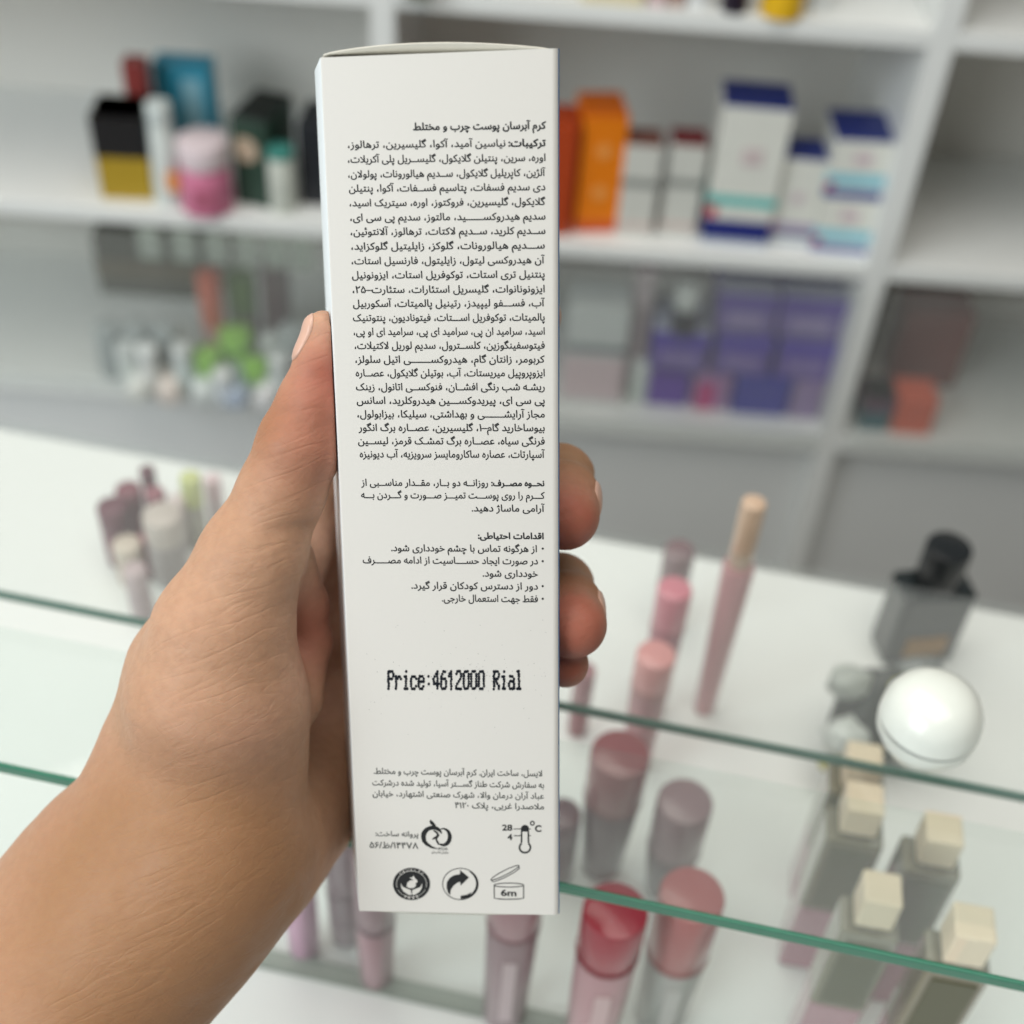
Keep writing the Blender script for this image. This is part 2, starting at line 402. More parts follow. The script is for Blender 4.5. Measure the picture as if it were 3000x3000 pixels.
# price, dot-matrix printed
DM = {'P': ['11110', '10001', '10001', '11110', '10000', '10000', '10000', '10000'], 'r': ['00000', '00000', '10110', '11001', '10000', '10000', '10000', '10000'],
 'i': ['00100', '00000', '01100', '00100', '00100', '00100', '00100', '01110'], 'c': ['00000', '00000', '01110', '10001', '10000', '10000', '10001', '01110'],
 'e': ['00000', '00000', '01110', '10001', '11111', '10000', '10001', '01110'], ':': ['00000', '00000', '00100', '00000', '00000', '00100', '00000', '00000'],
 '4': ['00010', '00110', '01010', '10010', '10010', '11111', '00010', '00010'], '6': ['00110', '01000', '10000', '11110', '10001', '10001', '10001', '01110'],
 '1': ['00100', '01100', '10100', '00100', '00100', '00100', '00100', '00100'], '2': ['01110', '10001', '00001', '00010', '00100', '01000', '10000', '11111'],
 '0': ['01110', '10001', '10001', '10001', '10001', '10001', '10001', '01110'], 'R': ['11110', '10001', '10001', '11110', '10100', '10010', '10001', '10001'],
 'a': ['00000', '00000', '01110', '00001', '01111', '10001', '10001', '01111'], 'l': ['01100', '00100', '00100', '00100', '00100', '00100', '00100', '01110'], ' ': ['00000'] * 8}
P = Print(); rnd = random.Random(3)
msg = 'Price:4612000 Rial'; x0, x1 = 1136, 1528; cw = (x1 - x0 + 5) / len(msg)
for i, ch in enumerate(msg):
    for r, row in enumerate(DM[ch]):
        for c, b in enumerate(row):
            if b == '1':
                x = x0 + 2 + i * cw + c * (cw - 7.5) / 4; y = 1967 + r * 7.2
                P.dot(x + rnd.gauss(0, .5), y + rnd.gauss(0, .5), 3.4 + rnd.random() * .8, 4.3 + rnd.random() * .6, 9)
for k in range(150):               # overspray
    x = rnd.gauss(1370, 120); y = rnd.gauss(1985, 32)
    if 1080 < x < 1600: P.dot(x, y, rnd.uniform(.4, 1.0), None, 6)
for k in range(40): P.dot(rnd.uniform(1060, 1610), rnd.uniform(1800, 2180), rnd.uniform(.5, .9), None, 6)
P.build('price_stamp', INK_JET, lift=0.00003)

Z4 = lambda x, y: (980 + x * .36232, 2150 + y * .36232)
def zz(l): return [Z4(*p) for p in l]
# storage thermometer
P = Print()
P.text('28', *[Z4(a, 0)[0] for a in (1355, 1438)], Z4(0, 781)[1], 24, rtl=False, bold=0.03); P.text('4', *[Z4(a, 0)[0] for a in (1398, 1438)], Z4(0, 857)[1], 24, rtl=False, bold=0.03)
P.text('C', *[Z4(a, 0)[0] for a in (1620, 1674)], Z4(0, 790)[1], 26, rtl=False, bold=0.038)
P.stroke(zz(arc(1600, 722, 15, 15, 0, 360, 18)[:-1]), 3.6, True)
P.stroke(zz([(1448, 768), (1510, 768)]), 2.6); P.stroke(zz([(1572, 768), (1586, 768)]), 2.6)
P.stroke(zz([(1450, 823), (1506, 823)]), 2.6); P.stroke(zz([(1574, 823), (1588, 823)]), 2.6)
P.poly(zz(arc(1540, 765, 32, 30, 180, 360, 12) + [(1572, 790), (1508, 790)]))
P.poly(zz([(1507, 790), (1519, 790), (1519, 878), (1505, 884)])); P.poly(zz([(1561, 790), (1573, 790), (1575, 884), (1561, 878)]))
P.stroke(zz(arc(1540, 918, 44, 42, -52, 232, 30)), 5.4)
P.build('temperature_symbol', INK)
# licence apple mark
P = Print()
P.stroke(zz(arc(795, 830, 76, 72, -20, -200, 20) + [(722, 862), (745, 890), (790, 918), (832, 928)]), [3, 5, 7, 9, 10, 11, 11, 12, 12, 12, 12, 12, 13, 14, 14, 15, 15, 14, 14, 13, 13, 12, 10, 6, 2])
P.stroke(zz(arc(878, 832, 54, 66, -110, 120, 22)), [3, 4, 4, 5, 6, 7, 8, 9, 10, 11, 12, 12, 12, 12, 12, 12, 11, 10, 9, 8, 7, 6, 5])
P.stroke(zz([(845, 895), (830, 870), (822, 850), (838, 828)]), [5, 6, 5, 3])
P.stroke(zz([(790, 852), (818, 838), (840, 820), (826, 796), (800, 780)]), [3, 7, 8, 6, 3])
P.poly(zz([(775, 692), (800, 712), (820, 738), (818, 752), (795, 745), (775, 728), (768, 708)]))
P.build('licence_mark', INK)
P = Print()
P.text('IFDA', *[Z4(a, 0)[0] for a in (838, 918)], Z4(0, 940)[1], 11, rtl=False); P.text('سازمان غذا و دارو', *[Z4(a, 0)[0] for a in (785, 922)], Z4(0, 966)[1], 10)
P.build('licence_mark_text', INK_SOFT)
# cruelty-free seal: dark disc with light hands and rabbit
P = Print(); cx, cy = Z4(623, 1213); P.dot(cx, cy, 54.5, 47.5, 48); seal = P.build('cruelty_free_seal', INK)
P = Print()
P.stroke(arc(cx, cy, 44, 38, 165, 375, 40), 1.2); P.stroke(arc(cx, cy, 44, 38, 25, 155, 30), 1.0)
P.poly(zz([(582, 1232), (590, 1200), (612, 1183), (640, 1182), (606, 1160), (632, 1158), (640, 1143), (652, 1168), (668, 1180), (672, 1196), (656, 1206), (660, 1226), (642, 1244), (606, 1246)]))
P.poly(zz([(537, 1205), (552, 1235), (590, 1252), (618, 1262), (622, 1300), (600, 1300), (560, 1275), (540, 1245)]))
P.poly(zz([(708, 1205), (694, 1238), (655, 1252), (630, 1262), (628, 1300), (650, 1300), (688, 1275), (706, 1245)]))
def ring_text(P, txt, a0, a1, rx, ry, hpx, flip=False):
    for i, ch in enumerate(txt):
        a = math.radians(a0 + (a1 - a0) * i / (len(txt) - 1)); x, y = cx + rx * math.cos(a), cy + ry * math.sin(a)
        me = glyph_mesh(ch, 1.0, 0.01, 2); th = a + math.pi / 2 + (math.pi if flip else 0)
        (ax, az), (_, bz) = face_hit(x, y), face_hit(x, y - hpx); sc = az - bz
        co = [v.co.x for v in me.vertices]; mid = (min(co) + max(co)) / 2
        ct, st = math.cos(th), math.sin(th)
        P.add(me, lambda u, v: (W / 2 + ax + ((u - mid) * ct + (v - .35) * st) * sc, H - az - ((u - mid) * st - (v - .35) * ct) * sc))
ring_text(P, 'CRUELTY', -132, -48, 46.5, 41, 11); ring_text(P, 'FREE', 112, 68, 46, 40, 12, True)
P.build('seal_drawing', CARD, lift=0.00004, parent=seal)
# two-arrow ring
P = Print(); cx2, cy2 = Z4(1018, 1213)
P.stroke(arc(cx2, cy2, 52, 46, 0, 360, 48)[:-1], 2.4, True)
P.stroke(arc(cx2 + 2, cy2, 47, 42, -60, 88, 30), [1.5] + [2 + 5 * math.sin(math.pi * i / 29) for i in range(30)])
P.poly(zz([(1015, 1100), (1088, 1160), (1020, 1226), (1016, 1196), (990, 1204), (958, 1232), (940, 1262), (935, 1302), (918, 1285), (906, 1245), (908, 1200), (930, 1165), (965, 1143), (1000, 1136), (1015, 1134)]))
P.poly(zz([(1020, 1335), (1020, 1308), (1070, 1300), (1110, 1278), (1090, 1312), (1055, 1332)]))
P.build('recycling_symbol', INK)
# open jar, six months
P = Print()
P.text('6m', *[Z4(a, 0)[0] for a in (1345, 1472)], Z4(0, 1311)[1], 26, rtl=False, bold=0.03)
P.stroke(zz(arc(1410, 1222, 119, 16, 0, 360, 40)[:-1]), 2.6, True)
P.stroke(zz([(1291, 1222), (1292, 1328), (1330, 1334), (1410, 1337), (1490, 1334), (1529, 1328), (1529, 1222)]), 3)
def tilt(pts, a, c):
    ca, sa = math.cos(math.radians(a)), math.sin(math.radians(a)); return [(c[0] + x * ca - y * sa, c[1] + x * sa + y * ca) for x, y in pts]
P.stroke(zz(tilt(arc(0, 0, 126, 18, 0, 360, 40)[:-1], -27, (1378, 1122))), 2.6, True)
P.stroke(zz(tilt([(-126, 0), (-122, 16)] + arc(0, 16, 124, 18, 172, 8, 24) + [(122, 16), (126, 0)], -27, (1378, 1122))), 2.4)
P.build('open_jar_symbol', INK)

# ================================================================== THE HAND  (distance field -> one continuous skin)
def C3(px, py, d):                 # pixel + depth in mm -> camera-frame mm
    r = ray(px, py); return r * (d + 113 + min(8, max(-6, (py - 1500) * .007)))
VOX = 0.9
LO = np.array([-178.0, -182.0, 244.0]); HI = np.array([34.0, 54.0, 392.0])
dims = np.ceil((HI - LO) / VOX).astype(int) + 1
FIELD = np.full(dims, 20.0, np.float32)
AX = [LO[i] + VOX * np.arange(dims[i], dtype=np.float32) for i in range(3)]
def region(pts, m):
    pts = np.array(pts); lo = np.clip(np.floor((pts.min(0) - m - LO) / VOX).astype(int), 0, dims - 1); hi = np.clip(np.ceil((pts.max(0) + m - LO) / VOX).astype(int) + 1, 1, dims)
    return tuple(slice(a, b) for a, b in zip(lo, hi))
def grid(sl):
    return AX[0][sl[0]][:, None, None], AX[1][sl[1]][None, :, None], AX[2][sl[2]][None, None, :]
def seg_d(sl, a, b):
    X, Y, Z = grid(sl); ab = (b - a).astype(np.float32); L2 = float(ab @ ab) + 1e-9
    t = np.clip(((X - a[0]) * ab[0] + (Y - a[1]) * ab[1] + (Z - a[2]) * ab[2]) / L2, 0, 1)
    return np.sqrt((X - a[0] - t * ab[0]) ** 2 + (Y - a[1] - t * ab[1]) ** 2 + (Z - a[2] - t * ab[2]) ** 2), t
def smin_into(sl, d, k):
    F = FIELD[sl]; h = np.clip(0.5 + 0.5 * (d - F) / k, 0, 1)
    FIELD[sl] = d * (1 - h) + F * h - k * h * (1 - h)
def limb(pts, k=4.0, kin=None):    # chain of (px, py, depth, radius mm)
    C = [C3(p[0], p[1], p[2]) for p in pts]; R = [p[3] for p in pts]
    for i in range(len(C) - 1):
        sl = region([C[i], C[i + 1]], max(R[i], R[i + 1]) + 3 * k + 3)
        d, t = seg_d(sl, C[i], C[i + 1]); smin_into(sl, d - (R[i] + t * (R[i + 1] - R[i])), k if i == 0 else (kin or 3.0))
def crease(pts, w, depth):
    C = [C3(*p) for p in pts]
    sl = region(C, 4 * w + 3); D = None
    for i in range(len(C) - 1):
        d, t = seg_d(sl, C[i], C[i + 1]); D = d if D is None else np.minimum(D, d)
    FIELD[sl] += (depth * np.exp(-(D / w) ** 2)).astype(np.float32)

# forearm and wrist (two strands make the wrist oval)
limb([(600, 2520, 178, 22), (440, 2690, 180, 24), (200, 2960, 180, 27), (-330, 3560, 178, 31)], 8, 8)
limb([(620, 2480, 196, 20), (430, 2680, 200, 23), (200, 2960, 204, 26), (-330, 3560, 204, 30)], 8, 8)
limb([(430, 2380, 186, 17), (330, 2560, 190, 20), (100, 2830, 192, 24)], 12, 8)
# palm: metacarpals to the knuckles behind the carton
limb([(570, 2420, 202, 19), (712, 1950, 228, 15), (880, 1430, 224, 12)], 10, 6)
limb([(590, 2450, 202, 18), (778, 2050, 238, 14), (930, 1640, 236, 12)], 10, 6)
limb([(640, 2480, 206, 18), (815, 2160, 241, 15), (960, 1840, 236, 12)], 10, 6)
limb([(660, 2500, 204, 19), (835, 2300, 227, 18), (1000, 2080, 232, 12)], 10, 6)
limb([(720, 2450, 196, 20), (835, 2330, 218, 19)], 10, 6)             # hypothenar heel
# thumb with its ball
limb([(560, 2560, 180, 21), (600, 2380, 180, 20), (640, 2200, 180, 19), (640, 2050, 176, 19.0), (655, 1850, 173, 14.6), (735, 1640, 172, 10.8), (825, 1440, 172, 9.0)], 10, 5)
limb([(520, 2150, 190, 16), (560, 1960, 188, 13), (660, 1760, 186, 10.5)], 10, 5)
limb([(825, 1440, 171, 9.0), (880, 1300, 170, 8.9), (916, 1180, 169, 7.2), (937, 1060, 168, 5.0), (948, 968, 168, 4.2)], 3, 2.5)
limb([(875, 1310, 178, 8.6), (922, 1180, 178, 7.0), (946, 1050, 177, 5.0), (953, 985, 176, 4.2)], 4, 2.5)
# web between thumb and palm
limb([(845, 1640, 182, 6), (893, 1770, 190, 5.0), (905, 1880, 193, 5.0), (850, 2040, 190, 8)], 3.5, 3)
limb([(860, 1700, 200, 7), (900, 1560, 216, 8)], 6, 4)
# fingers round the back of the carton
limb([(880, 1430, 224, 11), (1180, 1120, 238, 9.5), (1430, 1000, 224, 8.2), (1570, 928, 200, 6.0)], 5, 2.5)
limb([(930, 1640, 236, 11.5), (1330, 1420, 246, 10), (1575, 1385, 224, 8.4), (1640, 1402, 200, 7.9), (1650, 1460, 184, 7.8), (1655, 1510, 177, 7.7)], 5, 2.5)
limb([(960, 1840, 236, 11.5), (1350, 1700, 246, 10), (1575, 1700, 226, 8.4), (1640, 1721, 203, 7.9), (1662, 1780, 187, 7.7), (1680, 1830, 178, 7.5)], 3, 2.5)
limb([(1000, 2080, 232, 11), (1320, 1940, 238, 8.6), (1540, 1890, 216, 7.2), (1622, 1905, 198, 6.4), (1656, 1945, 184, 5.4)], 3, 2.5)
# carve the skin folds
crease([(757, 1284, 165), (812, 1251, 160), (864, 1258, 159), (929, 1293, 160)], 1.3, 0.55)
crease([(768, 1232, 166), (836, 1207, 161), (890, 1215, 160)], 1.2, 0.45)
crease([(742, 1268, 168), (790, 1238, 162)], 1.1, 0.35)
crease([(800, 1562, 162), (850, 1550, 163), (905, 1545, 168)], 1.5, 0.5)
crease([(870, 1695, 172), (925, 1760, 180)], 1.6, 0.9)
crease([(774, 2389, 172), (740, 2440, 172), (690, 2500, 172), (600, 2530, 165)], 1.8, 0.8)
crease([(660, 2605, 162), (560, 2590, 158), (480, 2545, 160)], 1.6, 0.4)
crease([(700, 2660, 168), (600, 2650, 160), (500, 2620, 158)], 1.6, 0.35)
crease([(1640, 1392, 191), (1710, 1398, 194), (1748, 1405, 200)], 1.3, 0.5)
crease([(1640, 1712, 194), (1710, 1716, 197), (1750, 1724, 203)], 1.3, 0.5)
# the skin flattens where it presses on the carton
def carton_planes():
    h = W / 2; loc = [(-h, 0), (h, 0), (h + SKEW, DEP), (-h + SKEW, DEP)]
    pts = [(ORG + BX * x + NF * y) * 1000 for x, y in loc]; pl = []
    for i in range(4):
        e = nd(pts[(i + 1) % 4] - pts[i]); nn = nd(np.cross(e, DN)); c = sum(pts) / 4
        if (c - pts[i]) @ nn > 0: nn = -nn
        pl.append((nn, nn @ pts[i]))
    return pl
X, Y, Z = grid((slice(None),) * 3)
bd = None
for nn, c in carton_planes():
    d = (X * np.float32(nn[0]) + Y * np.float32(nn[1]) + Z * np.float32(nn[2]) - np.float32(c)); bd = d if bd is None else np.maximum(bd, d)
bd = np.maximum(bd, (X * np.float32(-DN[0]) + Y * np.float32(-DN[1]) + Z * np.float32(-DN[2])) - np.float32(TR @ -DN * 1000))
FIELD[:] = np.maximum(FIELD, 0.12 - bd); del bd
FIELD[0], FIELD[-1], FIELD[:, 0], FIELD[:, -1], FIELD[:, :, 0], FIELD[:, :, -1] = (5.0,) * 6

def surface_nets(F):
    s = F < 0; nx, ny, nz = [q - 1 for q in F.shape]
    acc = np.zeros((nx, ny, nz, 3), np.float32); cnt = np.zeros((nx, ny, nz), np.int16)
    cor = [(i, j, k) for i in (0, 1) for j in (0, 1) for k in (0, 1)]
    sub = lambda A, c: A[c[0]:c[0] + nx, c[1]:c[1] + ny, c[2]:c[2] + nz]
    for c in cor:
        for ax in range(3):
            if c[ax]: continue
            e = list(c); e[ax] = 1; f0, f1 = sub(F, c), sub(F, e); m = sub(s, c) != sub(s, e)
            t = f0[m] / (f0[m] - f1[m]); v = np.tile(np.array(c, np.float32), (len(t), 1)); v[:, ax] += t
            acc[m] += v; cnt[m] += 1
    act = cnt > 0; idx = np.full(act.shape, -1, np.int64); idx[act] = np.arange(act.sum())
    ijk = np.argwhere(act); verts = (ijk + acc[act] / cnt[act][:, None]) * VOX + LO
    quads = []
    for ax in range(3):
        a, b = (ax + 1) % 3, (ax + 2) % 3
        s0 = np.take(s, range(0, s.shape[ax] - 1), ax); s1 = np.take(s, range(1, s.shape[ax]), ax)
        E = np.argwhere(s0 != s1); E = E[(E[:, a] > 0) & (E[:, b] > 0) & (E[:, a] < s.shape[a] - 1) & (E[:, b] < s.shape[b] - 1)]
        fl = s0[E[:, 0], E[:, 1], E[:, 2]]
        def g(da, db):
            q = E.copy(); q[:, a] -= da; q[:, b] -= db; return idx[q[:, 0], q[:, 1], q[:, 2]]
        q = np.stack([g(1, 1), g(0, 1), g(0, 0), g(1, 0)], 1); q[~fl] = q[~fl][:, ::-1]; quads.append(q)
    return verts, np.concatenate(quads)
hv, hq = surface_nets(FIELD)
ed = np.concatenate([hq[:, [0, 1]], hq[:, [1, 2]], hq[:, [2, 3]], hq[:, [3, 0]]])
for it in range(4):                # relax the voxel stairs
    sm = np.zeros_like(hv); ct = np.zeros(len(hv))
    for a, b in ((0, 1), (1, 0)):
        np.add.at(sm, ed[:, a], hv[ed[:, b]]); np.add.at(ct, ed[:, a], 1)
    lam = 0.5 if it % 2 == 0 else -0.3
    hv = hv + lam * (sm / ct[:, None] - hv)
print('hand verts', len(hv))
WR = C3(600, 2450, 190)
hand_me = bpy.data.meshes.new('hand'); hand_me.from_pydata(((hv - WR) / 1000).tolist(), [], hq.tolist()); hand_me.update(); smooth(hand_me)
# skin tones: redder fingertips and palm side, browner knuckles, shaded wrist and finger backs
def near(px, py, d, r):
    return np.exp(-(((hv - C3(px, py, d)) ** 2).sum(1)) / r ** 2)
red = np.clip(near(1664, 1560, 166, 12) + near(1690, 1850, 166, 12) + near(1655, 1960, 176, 9) + near(960, 1080, 162, 8) * .7 + near(935, 1300, 166, 12) * .5
              + near(910, 1830, 188, 12) * .8 + near(950, 1200, 165, 14) * .3 + near(1664, 1490, 166, 16) * .3 + near(1690, 1780, 166, 16) * .3, 0, 1)
brown = np.clip(near(790, 1235, 165, 9) * .9 + near(420, 2750, 165, 50) + near(600, 2600, 160, 30) * .6 + near(1650, 1360, 190, 17) * 1.2 + near(1670, 1670, 190, 15) * 1.1 + near(1665, 1920, 186, 12) + near(730, 1560, 160, 22) * .3, 0, 1)  # knuckles' own brown, plus shade painted over wrist and finger backs
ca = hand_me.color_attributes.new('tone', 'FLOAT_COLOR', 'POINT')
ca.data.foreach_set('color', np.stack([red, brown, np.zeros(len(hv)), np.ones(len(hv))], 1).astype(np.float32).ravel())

def skin_mat():
    M = bpy.data.materials.new('skin'); M.use_nodes = True; nt = M.node_tree; N = nt.nodes; L = nt.links.new; b = N['Principled BSDF']
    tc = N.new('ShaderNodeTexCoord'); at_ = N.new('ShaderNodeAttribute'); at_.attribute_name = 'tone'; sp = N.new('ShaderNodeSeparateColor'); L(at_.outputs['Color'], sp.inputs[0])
    def noise(sc, det, mapscale=None, rot=None):
        n_ = N.new('ShaderNodeTexNoise'); n_.inputs['Scale'].default_value = sc; n_.inputs['Detail'].default_value = det
        if mapscale:
            mp = N.new('ShaderNodeMapping'); mp.inputs['Scale'].default_value = mapscale; mp.inputs['Rotation'].default_value = rot or (0, 0, 0); mp.vector_type = 'TEXTURE' if False else 'POINT'
            L(tc.outputs['Object'], mp.inputs[0]); L(mp.outputs[0], n_.inputs['Vector'])
        else: L(tc.outputs['Object'], n_.inputs['Vector'])
        return n_
    def mix(f, c1, c2):
        x = N.new('ShaderNodeMix'); x.data_type = 'RGBA'
        if isinstance(f, float): x.inputs[0].default_value = f
        else: L(f, x.inputs[0])
        for i, c in ((6, c1), (7, c2)):
            if isinstance(c, tuple): x.inputs[i].default_value = (*c, 1)
            else: L(c, x.inputs[i])
        return x.outputs[2]
    blotch = noise(45, 4); fine = noise(420, 3)
    pinkish = noise(22, 3); rp = N.new('ShaderNodeMapRange'); rp.inputs[1].default_value = .42; rp.inputs[2].default_value = .62; rp.inputs[4].default_value = .55; L(pinkish.outputs['Fac'], rp.inputs[0])
    base = mix(blotch.outputs['Fac'], (0.47, 0.265, 0.165), (0.60, 0.375, 0.255))
    base = mix(rp.outputs[0], base, (0.57, 0.33, 0.255))
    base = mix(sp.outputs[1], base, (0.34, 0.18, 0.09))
    base = mix(sp.outputs[0], base, (0.38, 0.125, 0.082))
    r2 = N.new('ShaderNodeMapRange'); r2.inputs[1].default_value = .35; r2.inputs[2].default_value = .7; r2.inputs[3].default_value = 0; r2.inputs[4].default_value = .18; L(fine.outputs['Fac'], r2.inputs[0])
    base = mix(r2.outputs[0], base, (0.25, 0.12, 0.07))
    L(base, b.inputs['Base Color'])
    rr = N.new('ShaderNodeMapRange'); rr.inputs[1].default_value = .35; rr.inputs[2].default_value = .65; rr.inputs[3].default_value = .50; rr.inputs[4].default_value = .70; L(noise(140, 3).outputs['Fac'], rr.inputs[0]); L(rr.outputs[0], b.inputs['Roughness']); b.inputs['Specular IOR Level'].default_value = 0.3
    b.inputs['Subsurface Weight'].default_value = 0.25; b.inputs['Subsurface Radius'].default_value = (1.0, 0.35, 0.18); b.inputs['Subsurface Scale'].default_value = 0.003
    # fine skin lines running across the thumb (thin grooves), plus pores
    def lines(sc, sq, ang, width):
        m1 = N.new('ShaderNodeMapping'); m1.inputs['Rotation'].default_value = (0, 0, math.radians(-ang)); L(tc.outputs['Object'], m1.inputs[0])
        m2 = N.new('ShaderNodeMapping'); m2.inputs['Scale'].default_value = (sq, 1, .5); L(m1.outputs[0], m2.inputs[0])
        n_ = N.new('ShaderNodeTexNoise'); n_.inputs['Scale'].default_value = sc; n_.inputs['Detail'].default_value = 2; L(m2.outputs[0], n_.inputs['Vector'])
        a = N.new('ShaderNodeMath'); a.operation = 'SUBTRACT'; L(n_.outputs['Fac'], a.inputs[0]); a.inputs[1].default_value = .5
        b_ = N.new('ShaderNodeMath'); b_.operation = 'ABSOLUTE'; L(a.outputs[0], b_.inputs[0])
        r = N.new('ShaderNodeMapRange'); r.inputs[2].default_value = width; L(b_.outputs[0], r.inputs[0]); return r.outputs[0]
    l1 = lines(170, .16, 20, .05); l2 = lines(330, .3, 28, .06); l3 = lines(300, .4, -42, .05); por = noise(1300, 2)
    def madd(x, k, y):
        q = N.new('ShaderNodeMath'); q.operation = 'MULTIPLY_ADD'; L(x, q.inputs[0]); q.inputs[1].default_value = k; L(y, q.inputs[2]); return q
    add = madd(l2, .5, l1); add = madd(l3, .3, add.outputs[0]); ad2 = madd(por.outputs['Fac'], .8, add.outputs[0])
    bp = N.new('ShaderNodeBump'); bp.inputs['Strength'].default_value = 0.42; bp.inputs['Distance'].default_value = 0.00013
    L(ad2.outputs[0], bp.inputs['Height']); L(bp.outputs['Normal'], b.inputs['Normal'])
    return M
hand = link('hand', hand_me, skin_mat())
tag(hand, 'bare left hand and wrist gripping the white carton, thumb along its left side', 'hand')
HM = Matrix(((xa.x, ya.x, -za.x, 0), (xa.y, ya.y, -za.y, 0), (xa.z, ya.z, -za.z, 0), (0, 0, 0, 1))); HM.translation = c2w(WR / 1000)
hand.matrix_world = HM
# the frame (right, up, forward) is left-handed: mirror handled by flipping the faces
hand_me.flip_normals()

def sdf(p):
    q = (np.asarray(p) - LO) / VOX; i = np.clip(np.floor(q).astype(int), 0, dims - 2); t = q - i; r = 0
    for a in (0, 1):
        for b_ in (0, 1):
            for c in (0, 1):
                w = (t[..., 0] if a else 1 - t[..., 0]) * (t[..., 1] if b_ else 1 - t[..., 1]) * (t[..., 2] if c else 1 - t[..., 2])
                r = r + w * FIELD[i[..., 0] + a, i[..., 1] + b_, i[..., 2] + c]
    return r
NAIL = mat('finger_nail', (0.60, 0.37, 0.28), 0.32, 0.05, 300, 0.5)
def nail(name, centre, axis, normal, length, width, label=None):
    c = np.array(centre); a = nd(np.array(axis, float)); nn = np.array(normal, float); nn = nd(nn - (nn @ a) * a); b_ = np.cross(a, nn)
    U, V = 15, 13; pts = np.zeros((U, V, 3))
    for i in range(U):
        for j in range(V):
            s = (i / (U - 1) - .5) * length; w = (j / (V - 1) - .5) * width
            e = abs(2 * i / (U - 1) - 1); w *= max(.3, (1 - e ** 4) ** .35)
            p = c + a * s + b_ * w + nn * 9; best = None
            for q in range(64):
                d = float(sdf(p)); 
                if d < 0.05: break
                p = p - nn * max(d * .7, .05)
                if (p - c) @ nn < -9: break
            pts[i, j] = p + nn * (0.16 - 0.34 * max(abs(2 * j / (V - 1) - 1) ** 6, e ** 8))
    vs = ((pts.reshape(-1, 3) - WR) / 1000).tolist(); fs = [(i * V + j, i * V + j + 1, (i + 1) * V + j + 1, (i + 1) * V + j) for i in range(U - 1) for j in range(V - 1)]
    me = bpy.data.meshes.new(name); me.from_pydata(vs, [], fs); me.update(); smooth(me)
    o = link(name, me, NAIL, hand); s = o.modifiers.new('thick', 'SOLIDIFY'); s.thickness = 0.0005; s.offset = 0
    return o
nail('thumbnail', C3(895, 990, 168.5), C3(925, 930, 169) - C3(885, 1060, 169), (-.91, .2, -.38), 10.5, 9.0)
nail('fingernail', C3(1735, 1466, 182), C3(1658, 1512, 177) - C3(1643, 1420, 192), (.93, .12, -.36), 7.0, 7.0)
nail('fingernail', C3(1750, 1780, 184), C3(1682, 1830, 178) - C3(1655, 1760, 192), (.93, .12, -.36), 6.6, 6.6)

# ================================================================== THE WALL CABINET
def world_x(px, py, y):            # world x of the pixel's ray where it meets the vertical plane y
    r = CW @ ray(px, py); return r[0] * y / r[1]
YF = 1.08; DEPC = 0.23; YB = YF + DEPC; EZ = EYE.z
cab = thing('display_cabinet', 'white shelved wall cabinet of cosmetics behind the glass counter', 'cabinet', (0, YF, 0))
xd1 = world_x(1122, 80, YF); xd2 = world_x(2555, 857, YF); XL, XR = -0.98, 0.95; TB = 0.021
def cbox(name, x0, x1, y0, y1, z0, z1, mt, bev=0.0008): return box(name, x1 - x0, y1 - y0, z1 - z0, ((x0 + x1) / 2, (y0 + y1) / 2 - YF, (z0 + z1) / 2), mt, cab, bev, 1)
cbox('back_panel', XL, XR, YB, YB + 0.012, 0.05, EZ + .06, BACK_BOARD)
for x in (xd1, xd2): cbox('divider_panel', x - TB / 2, x + TB / 2, YF - .0006, YB - .0005, .05, EZ + .05, WHITE_BOARD)
bays = [(XL, xd1 - TB / 2 - .0003, 0.009, -.012), (xd1 + TB / 2 + .0003, xd2 - TB / 2 - .0003, 0, 0), (xd2 + TB / 2 + .0003, XR, 0, 0)]
SH_MID, SH_TOP, SH_LOW = -.657, -.432, -.863
for a, b_, dm, dt in bays:
    cbox('shelf_board', a, b_, YF, YB - .0005, EZ + SH_MID - .016, EZ + SH_MID, WHITE_BOARD)
    cbox('shelf_board', a, b_, YF, YB - .0005, EZ + SH_TOP - .016, EZ + SH_TOP, WHITE_BOARD)
    cbox('shelf_board', a, b_, YF, YB - .0005, EZ - .19, EZ - .174, WHITE_BOARD)
cbox('base_ledge', XL, XR, YF - .001, YB - .0005, EZ + SH_LOW - .022, EZ + SH_LOW, WHITE_BOARD)
cbox('lower_panel', XL, XR, YF + .02, YF + .035, 0.05, EZ + SH_LOW - .0225, GREY_BOARD)
DOOR = glass_mat('door_glass', (0.98, 0.99, 0.985), 0.08)
for a, b_, dm, dt in bays:
    cbox('glass_door', a + .002, b_ - .002, YF - .016, YF - .012, EZ + SH_LOW - .004, EZ + SH_MID - .0165, DOOR)
fl = link('floor', bm_mesh(box_bm(6, 6, .02, (0, 0, -.01)), 'floor'), mat('floor_tile', (0.35, 0.34, 0.32), .4, .08, 6)); tag(fl, kind='structure')

